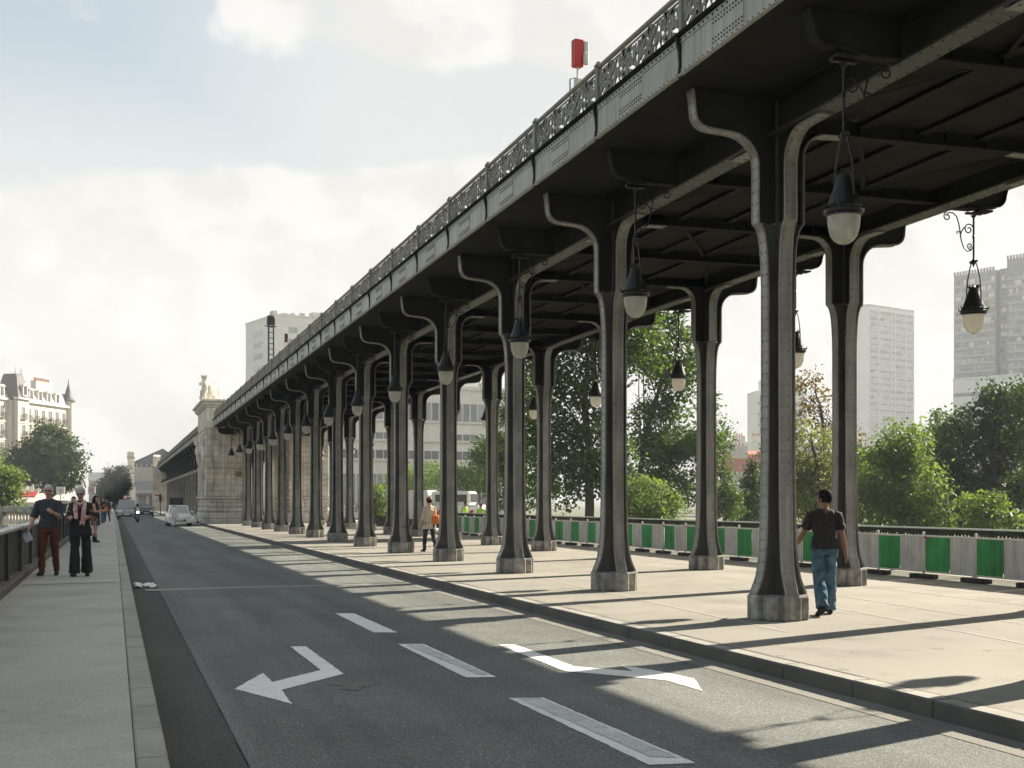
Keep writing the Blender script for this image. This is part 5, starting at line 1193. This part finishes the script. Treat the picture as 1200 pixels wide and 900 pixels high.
def person(label, loc, rz, H=1.75, leg=((8, 4), (-14, 14)), arm=((10, 8, 18), (-8, 8, 18)), sleeve=.5, mats=None, hair='dark', long_hair=False, flare=0., coat=None, skirt=None, scarf=False, glasses=False, beard=False, head_turn=0., nod=0., vox=.009, female=False, lean=0., boots=0, hat=None, sit=False, group='people on the bridge'):
    root = empty('person', loc, rz, label, 'person', group); s = H / 1.75
    g = MB(); lab = []
    def mark_(l): lab.extend([l] * (len(g.v) - len(lab)))
    def tube(pts, rad, l, n=14):
        P = [Vector(p) for p in pts]; k = len(P); R = [(q, q) if not isinstance(q, tuple) else q for q in rad]; vs = []; fs = []; rings = 0; prevu = None
        for i in range(k - 1):
            st = max(2, int((P[i + 1] - P[i]).length / .025))
            for j in range(st + (1 if i == k - 2 else 0)):
                t = j / st; p = P[i].lerp(P[i + 1], t); tt = t * t * (3 - 2 * t)
                d = (P[i + 1] - P[i]).normalized()
                if 0 < i and t < .5: d = (d * (.5 + t) + (P[i] - P[i - 1]).normalized() * (.5 - t)).normalized()
                if i < k - 2 and t > .5: d = (d * (1.5 - t) + (P[i + 2] - P[i + 1]).normalized() * (t - .5)).normalized()
                u = Vector((1, 0, 0)); u = (u - d * u.dot(d)); u = u.normalized() if u.length > .2 else Vector((0, 1, 0)); w_ = d.cross(u)
                rx = R[i][0] + (R[i + 1][0] - R[i][0]) * tt; ry = R[i][1] + (R[i + 1][1] - R[i][1]) * tt
                for q in range(n): a = 2 * PI * q / n; vs.append(p + u * math.cos(a) * rx + w_ * math.sin(a) * ry)
                rings += 1
        for i in range(rings - 1):
            for q in range(n): fs.append((i * n + q, i * n + (q + 1) % n, (i + 1) * n + (q + 1) % n, (i + 1) * n + q))
        c0 = len(vs); vs += [P[0], P[-1]]
        fs += [(c0, (q + 1) % n, q) for q in range(n)] + [(c0 + 1, (rings - 1) * n + q, (rings - 1) * n + (q + 1) % n) for q in range(n)]
        g.add(vs, fs); mark_(l)
    def ell(c, r, l, n=14, m=10, rot=None): g.ell(c, r, n, m, rot); mark_(l)
    def dr(f, side): f = math.radians(f); sd_ = math.radians(side); return Vector((math.sin(sd_), -math.sin(f) * math.cos(sd_), -math.cos(f) * math.cos(sd_)))
    # legs (forward is -Y)
    ank = []
    legs = []
    for q, (f, kb) in zip((-1, 1), leg):
        hp = Vector((q * .092, 0, .93)); kn = hp + dr(f, q * 1.5) * .44; an = kn + dr(f - kb, q * .5) * .425; legs.append((q, f, kb, hp, kn, an)); ank.append(an.z)
    dz = 0 if sit else .085 - min(ank)
    up = Vector((0, 0, dz))
    for (q, f, kb, hp, kn, an) in legs:
        hp, kn, an = hp + up, kn + up, an + up; bl = 0 if skirt else 2
        if skirt:
            tube([hp, kn, kn.lerp(an, .4), an], [.085, .056, .057, .038], 0)
            if boots: tube([kn.lerp(an, .45), an], [.062, .05], 3)
        else: tube([hp + Vector((0, 0, .02)), hp.lerp(kn, .5), kn, kn.lerp(an, .45), an + Vector((0, 0, -.015))], [(.098, .105), .086, .066 + flare * .3, .062 + flare * .7, .055 + flare], 2)
        pitch = max(0, -(f - kb)) * .7; td = Vector((q * .12, -math.cos(math.radians(pitch)), -math.sin(math.radians(pitch)))).normalized()
        heel = an + Vector((0, .04, -.045)); toe = heel + td * .235 + Vector((0, 0, -.005)); tube([heel, heel.lerp(toe, .5) + Vector((0, 0, .012)), toe], [(.038, .045), (.045, .042), (.040, .026)], 3)
    # torso
    sw = .175 if female else .205
    tl = 1; L_ = Vector((0, -math.sin(math.radians(lean)), 0))
    def T(z, y=0): return Vector((0, y - math.sin(math.radians(lean)) * max(0, z - .95), z + dz))
    hipw = .168 if female else .165
    tube([T(.84), T(.93), T(1.0)], [(hipw * .9, .11), (hipw, .118), (hipw * .95, .115)], 1 if skirt else 2)
    hem = .92 + dz
    tube([T(.91 if not coat else .90), T(1.02), T(1.12), T(1.27), T(1.38), T(1.44), T(1.475)], [(hipw + .020, .134), (hipw + .012, .130), (.148 if female else .158, .115), (.17 if female else .19, .125), (sw - .012, .110), (sw - .045, .088), (.072, .068)], 7)
    if coat: tube([T(1.15), T(1.0), T(.94 - coat * .5), T(.94 - coat)], [(.158, .12), (hipw + .02, .135), (hipw + .04, .15), (hipw + .055, .16)], 1)
    if skirt: tube([T(1.1), T(.95), T(.93 - skirt)], [(.145, .11), (hipw + .01, .13), (hipw + .03, .15)], 1)
    # arms: (forward, out, elbow)
    hands = []; shs = []
    for q, (f, o_, e) in zip((-1, 1), arm):
        sh = T(1.385) + Vector((q * (sw - .016), 0, 0)); el = sh + dr(f, q * o_) * .285; shs.append(sh)
        inn = e * .35 if e > 50 else 0
        wr = el + dr(f + e, q * (o_ - inn)) * .25
        tube([sh + Vector((-q * .03, 0, .005)), sh, sh.lerp(el, .5), el, el.lerp(wr, .35), wr], [.058, .056, .048, .040, .041, .028], 0)
        if sleeve > 0:
            if sleeve >= 1: tube([sh + Vector((-q * .05, 0, .012)), sh, el, el.lerp(wr, .85)], [.056, .064, .056, .043], 1)
            else: tube([sh + Vector((-q * .05, 0, .012)), sh, sh.lerp(el, sleeve * 1.3)], [.056, .066, .067], 1)
        hd = (wr - el).normalized(); sid = Vector((q, 0, 0)); sid = (sid - hd * sid.dot(hd)).normalized(); fr = hd.cross(sid) * (1 if q > 0 else 1)
        if fr.y > 0: fr = -fr
        pm = wr + hd * .05; tube([wr - hd * .01, wr + hd * .03, wr + hd * .085], [.026, (.022, .036), (.02, .04)] if abs(sid.x) > .5 else [.026, .032, .034], 0, 10)
        for i in range(4):
            b_ = wr + hd * .08 + fr * (.030 - i * .02); ln = (.075, .085, .08, .062)[i]; curl = -sid * .35
            m1 = b_ + (hd + curl * .35).normalized() * ln * .5; m2 = m1 + (hd + curl * 1.5).normalized() * ln * .5; tube([b_, m1, m2], [.0095, .009, .0075], 0, 8)
        b_ = wr + hd * .03 + fr * .03; tube([b_, b_ + (hd * .7 + fr * .7).normalized() * .035, b_ + (hd * .7 + fr * .7).normalized() * .035 + hd * .03], [.012, .011, .009], 0, 8)
        hands.append((wr + hd * .1, hd))
    # neck and head
    nk = T(1.46); hc = T(1.625, -.02)
    tube([nk + Vector((0, .01, -.03)), hc + Vector((0, .02, -.06))], [(.06, .062), (.052, .058)], 0)
    R = Matrix.Rotation(math.radians(head_turn), 3, 'Z') @ Matrix.Rotation(math.radians(nod), 3, 'X')
    hp_ = lambda x, y, z: hc + R @ Vector((x, y, z))
    ell(hc, (.078, .098, .115), 0, 18, 14, R); ell(hp_(0, -.028, -.055), (.058, .068, .066), 0, 14, 10, R)
    tube([hp_(0, -.092, .012), hp_(0, -.112, -.018), hp_(0, -.098, -.03)], [.010, .014, .012], 0, 8); ell(hp_(0, -.088, .028), (.058, .014, .012), 0, 12, 6, R)
    for q in (-1, 1):
        ell(hp_(q * .079, .012, -.008), (.012, .022, .033), 0, 8, 8, R); ell(hp_(q * .031, -.0925, .008), (.014, .010, .008), 5, 8, 6, R)
    ell(hp_(0, -.0935, -.058), (.024, .008, .008), 6, 10, 6, R)
    if beard: ell(hp_(0, -.055, -.082), (.052, .05, .045), 4, 12, 8, R); ell(hp_(0, -.098, -.044), (.032, .01, .009), 4, 10, 6, R)
    if scarf: tube([T(1.40, -.02) + Vector((a * .11, -.085 - .03 * (1 - abs(a)), .075 * abs(a) - .0)) for a in (-1, -.5, 0, .5, 1)], [.03] * 5, 4); tube([T(1.43, -.085) + Vector((-.085, 0, 0)), T(1.30, -.15) + Vector((-.08, 0, 0)), T(1.12, -.15) + Vector((-.065, 0, 0))], [(.04, .03), (.045, .02), (.042, .018)], 4); tube([T(1.43, -.085) + Vector((.085, 0, 0)), T(1.30, -.15) + Vector((.08, 0, 0)), T(1.02, -.155) + Vector((.055, 0, 0))], [(.04, .03), (.045, .02), (.045, .018)], 4)
    # one continuous skin: voxel union of the anatomy, then materials from the nearest anatomical region
    src = list(g.v); me = bpy.data.meshes.new('body_src'); me.from_pydata([tuple(Vector(v) * s) for v in src], [], g.f); me.update()
    bm = bmesh.new(); bm.from_mesh(me); bmesh.ops.recalc_face_normals(bm, faces=bm.faces); bm.to_mesh(me); bm.free()
    tmp = bpy.data.objects.new('body_src', me); COL.objects.link(tmp)
    md = tmp.modifiers.new('r', 'REMESH'); md.mode = 'VOXEL'; md.voxel_size = vox; sm = tmp.modifiers.new('s', 'SMOOTH'); sm.factor = .5; sm.iterations = 2
    dg = bpy.context.evaluated_depsgraph_get(); dg.update(); nm = bpy.data.meshes.new_from_object(tmp.evaluated_get(dg)); bpy.data.objects.remove(tmp); bpy.data.meshes.remove(me)
    kd = KDTree(len(src))
    for i, v in enumerate(src): kd.insert(Vector(v) * s, i)
    kd.balance(); vl = [lab[kd.find(v.co)[1]] for v in nm.vertices]
    wr_ = []
    for i, v in enumerate(nm.vertices):
        c = v.co / s
        if vl[i] in (7, 2) and not coat and not skirt and .86 + dz < c.z < 1.2 + dz: vl[i] = 1 if c.z > hem else 2
        if vl[i] == 7: vl[i] = 1
        if vl[i] in (1, 2): wr_.append(i)
        if vl[i] == 0 and sleeve > 0 and any((c - sh_).length < .125 and c.z > sh_.z - .12 and abs(c.x) > .1 for sh_ in shs): vl[i] = 1
    nl = [v.normal.copy() for v in nm.vertices]                 # folds in the cloth
    for i in wr_:
        v = nm.vertices[i]; q = v.co / s
        f_ = mnoise.noise(Vector((q.x * 9 + q.z * 5 + H * 31, q.y * 9, q.z * 8 - q.x * 6))) + .5 * mnoise.noise(Vector((q.x * 18 + 7, q.y * 18, q.z * 13 + q.x * 9)))
        v.co += nl[i] * (.011 * (1 - abs(f_) * 2.4)) * s * (1. if vl[i] == 1 else .9)
    nm.materials.clear(); mats = mats or {}
    order = ['skin', mats.get('top', 'black'), mats.get('bottom', 'black'), 'shoe', mats.get('extra', 'pink'), 'darkeye', 'lip']
    for i, k in enumerate(order): nm.materials.append(MT[mats.get('skin', 'skin')] if i == 0 else CLO[k])
    for p in nm.polygons:
        c = [vl[i] for i in p.vertices]; p.material_index = max(set(c), key=c.count); p.use_smooth = True
    nm.name = 'body'; link('body', nm, root)
    # hair
    h = MB()
    h.ell(hp_(0, .016, .018), (.091, .110, .118), 20, 14, R)
    hv = []
    for v in h.v:
        d = R.inverted() @ (Vector(v) - hc)
        if d.y < -.03 and d.z < .055: d.y = -.03 + (d.y + .03) * .25; 
        if d.z < -.055: d.z = -.055 + (d.z + .055) * .2; d.x *= .9
        d += Vector((mnoise.noise(d * 40), mnoise.noise(d * 40 + Vector((5, 0, 0))), mnoise.noise(d * 40 + Vector((0, 9, 0))))) * .006
        hv.append(tuple((hc + R @ d) * s))
    h.v = hv
    if long_hair:
        k0 = len(h.v); h.tube([hp_(0, .05, .04), hp_(0, .075, -.06), hp_(0, .075, -.17), hp_(0, .07, -.26)], [.07, .085, .08, .05], 12); h.v[k0:] = [tuple(Vector(v) * s) for v in h.v[k0:]]
        for q in (-1, 1):
            k0 = len(h.v); h.tube([hp_(q * .07, .01, .04), hp_(q * .085, .0, -.06), hp_(q * .08, -.02, -.18)], [.03, .035, .02], 8); h.v[k0:] = [tuple(Vector(v) * s) for v in h.v[k0:]]
    if hat != 'helmet': h.build('hair', MT['hair_' + hair], root, smooth=70)
    else:
        h = MB(); h.ell(hc * s, (.135, .155, .15), 16, 10); h.build('helmet', MT['car_dark'], root, smooth=60)
    if hat == 'cap': h = MB(); h.ell(hp_(0, .01, .055) * s, (.098, .115, .075), 14, 8, R); h.build('cap', MT['hair_red'], root, smooth=60)
    if glasses:
        h = MB()
        for q in (-1, 1):
            c = hp_(q * .033, -.108, .006) * s; h.tube([c + (R @ Vector((.026 * math.cos(a), 0, .018 * math.sin(a)))) for a in [k * PI / 6 for k in range(13)]], .0035, 5, cap=False); h.tube([hp_(q * .06, -.105, .010) * s, hp_(q * .084, .01, .010) * s], .003, 4); pass
        h.tube([hp_(-.008, -.112, .008) * s, hp_(.008, -.112, .008) * s], .003, 4); h.build('glasses', CLO['darkeye'], root)
    M_ = Matrix.Translation(Vector(loc)) @ Matrix.Rotation(rz, 4, 'Z')
    return root, [M_ @ (p * s) for p, d in hands], M_, s
def bag(name, label, loc, rz, sz, m, cat='bag', strap=None):
    r = empty(name, loc, rz, label, cat); b = MB(); b.lathe([(0, 0), (.8, .02), (1, .2), (.95, .6), (.75, .95), (.5, 1.0), (0, .98)], 14, (0, 0, 0)); b.v = [(p[0] * sz[0], p[1] * sz[1], p[2] * sz[2]) for p in b.v]; b.build('body', m, r, smooth=50)
    b = MB(); b.tube([(-sz[0] * .6, 0, sz[2] * .9), (-sz[0] * .45, 0, sz[2] * 1.6), (0, 0, sz[2] * 2.0), (sz[0] * .45, 0, sz[2] * 1.6), (sz[0] * .6, 0, sz[2] * .9)], .012, 6); b.build('strap', m, r); return r
# man walking away beside the nearest column
x, y = ground(966, 720.5, ZR)
person('man in black polo shirt and blue jeans walking away beside the nearest column', (x, y, ZR), PI - .28, 1.76, leg=((10, 4), (-13, 18)), arm=((-6, 12, 14), (22, 16, 22)), sleeve=.55, mats={'top': 'black', 'bottom': 'denim', 'skin': 'skin2'}, hair='dark', flare=.03, head_turn=38, vox=.0075)
x, y = ground(57, 674.5, ZL)
_, hd, M_, s_ = person('elderly man with grey hair, dark polo shirt and rust red trousers on the sidewalk', (x, y, ZL), -.16, 1.82, leg=((9, 5), (-8, 12)), arm=((4, 16, 22), (18, 10, 98)), sleeve=.75, mats={'top': 'navy', 'bottom': 'rust', 'extra': 'white'}, hair='grey', glasses=True, beard=False, vox=.0075, head_turn=6)
pp = hd[0]; o = MB(); o.add([(-.10, 0, -.02), (.04, -.02, .05), (.12, -.03, -.12), (-.02, -.01, -.19), (-.10, .012, -.02), (.04, -.008, .05), (.12, -.018, -.12), (-.02, .002, -.19)], [(0, 1, 2, 3), (7, 6, 5, 4), (0, 4, 5, 1), (1, 5, 6, 2), (2, 6, 7, 3), (3, 7, 4, 0)])
tag(o.build('paper', CLO['paper'], None, tuple(pp)), 'folded pale blue paper in the hand of the elderly man', 'paper')
x, y = ground(94.5, 675.5, ZL)
_, hd, M_, s_ = person('grey haired woman in loose black clothes and pink scarf beside the elderly man', (x, y, ZL), -.10, 1.77, leg=((5, 3), (-5, 6)), arm=((12, 14, 84), (12, 14, 88)), sleeve=1., mats={'top': 'black', 'bottom': 'black', 'extra': 'pink'}, hair='grey', scarf=True, female=True, flare=.05, coat=.16, nod=16, vox=.0075, glasses=True)
x, y = at(112, 47); person('dark haired woman in short black dress and boots behind the grey haired woman', (x, y, ZL), .95, 1.70, leg=((7, 4), (-8, 8)), arm=((30, 6, 70), (24, 6, 80)), sleeve=.0, mats={'top': 'black'}, long_hair=True, skirt=.30, boots=1, female=True, vox=.011)
x, y = at(86.5, 45); person('person in white shirt half hidden behind the grey haired woman', (x, y, ZL), .2, 1.66, sleeve=.7, mats={'top': 'white', 'bottom': 'navy'}, vox=.012)
x, y = at(120.5, 88); _, hd, M_, s_ = person('distant woman in dark clothes carrying an orange bag on the left sidewalk', (x, y, ZL), .3, 1.74, arm=((20, 6, 95), (10, 8, 20)), sleeve=1., mats={'top': 'black', 'bottom': 'denim'}, hair='red', long_hair=True, female=True, vox=.016)
p = M_ @ Vector((.17, -.16, .86)); bag('shoulder_bag', 'small orange red bag of the distant woman on the left sidewalk', tuple(p), 0, (.15, .09, .28), CLO['orangered'])
x, y = at(125.5, 95); person('distant person in dark jacket at the right of the woman with the orange bag', (x, y, ZL), -.3, 1.72, sleeve=1., mats={'top': 'black', 'bottom': 'black'}, vox=.016)
x, y = ground(503, 647, ZR)
_, hd, M_, s_ = person('woman in beige jacket and black trousers walking away under the viaduct', (x, y, ZR), PI + .15, 1.74, leg=((-12, 16), (12, 4)), arm=((4, 10, 12), (-4, 12, 30)), sleeve=1., mats={'top': 'beige', 'bottom': 'black'}, hair='dark', hat='cap', female=True, coat=.20, vox=.011)
p = M_ @ Vector((-.19, .12, .90)); bag('shoulder_bag', 'bright orange shoulder bag of the woman in the beige jacket', tuple(p), .3, (.17, .11, .27), CLO['orange'])
x, y = at(543, 69); person('worker in yellow green hi-vis jacket bending in front of the white truck', (x, y, .02), .6, 1.72, lean=14, sleeve=1., mats={'top': 'hivis', 'bottom': 'navy'}, vox=.014)
x, y = at(563.5, 66); person('worker in hi-vis jacket with orange cap behind the barrier, right of the truck', (x, y, .02), 0, 1.62, sleeve=1., mats={'top': 'hivis', 'bottom': 'navy'}, hat='cap', vox=.014)
x, y = at(204.5, 89.5); person('person in white clothes standing in front of the white hatchback', (x, y, 0), .3, 1.6, sleeve=1., mats={'top': 'white', 'bottom': 'white'}, hair='red', coat=.3, female=True, vox=.016)
person('helmeted rider in dark clothes sitting on the motorcycle', (MC[0], MC[1] + .25, -.15), .05, 1.75, leg=((78, 82), (78, 82)), arm=((45, 14, 22), (45, 14, 22)), sleeve=1., mats={'top': 'black', 'bottom': 'black'}, hat='helmet', lean=12, sit=True, vox=.016)
x, y = at(22, 75); person('person with dark hair behind the stone balustrade at the left', (x, y, -.15), 2.6, 1.72, sleeve=1., mats={'top': 'navy', 'bottom': 'black'}, vox=.018)
# ------------------------------------------------------------------ air
hz = MB(); hz.box(-900, 900, -60, 900, -1.7, 125); ho = hz.build('haze', None); ho.data.materials.clear()
hm = bpy.data.materials.new('haze'); hm.use_nodes = True; N = hm.node_tree.nodes; N.clear(); out = N.new('ShaderNodeOutputMaterial'); pv = N.new('ShaderNodeVolumePrincipled')
pv.inputs['Color'].default_value = (.88, .93, 1.0, 1); pv.inputs['Density'].default_value = HAZE; pv.inputs['Anisotropy'].default_value = .0; hm.node_tree.links.new(pv.outputs[0], out.inputs['Volume'])
ho.data.materials.append(hm); ho['kind'] = 'stuff'; ho['label'] = 'thin bright summer haze'
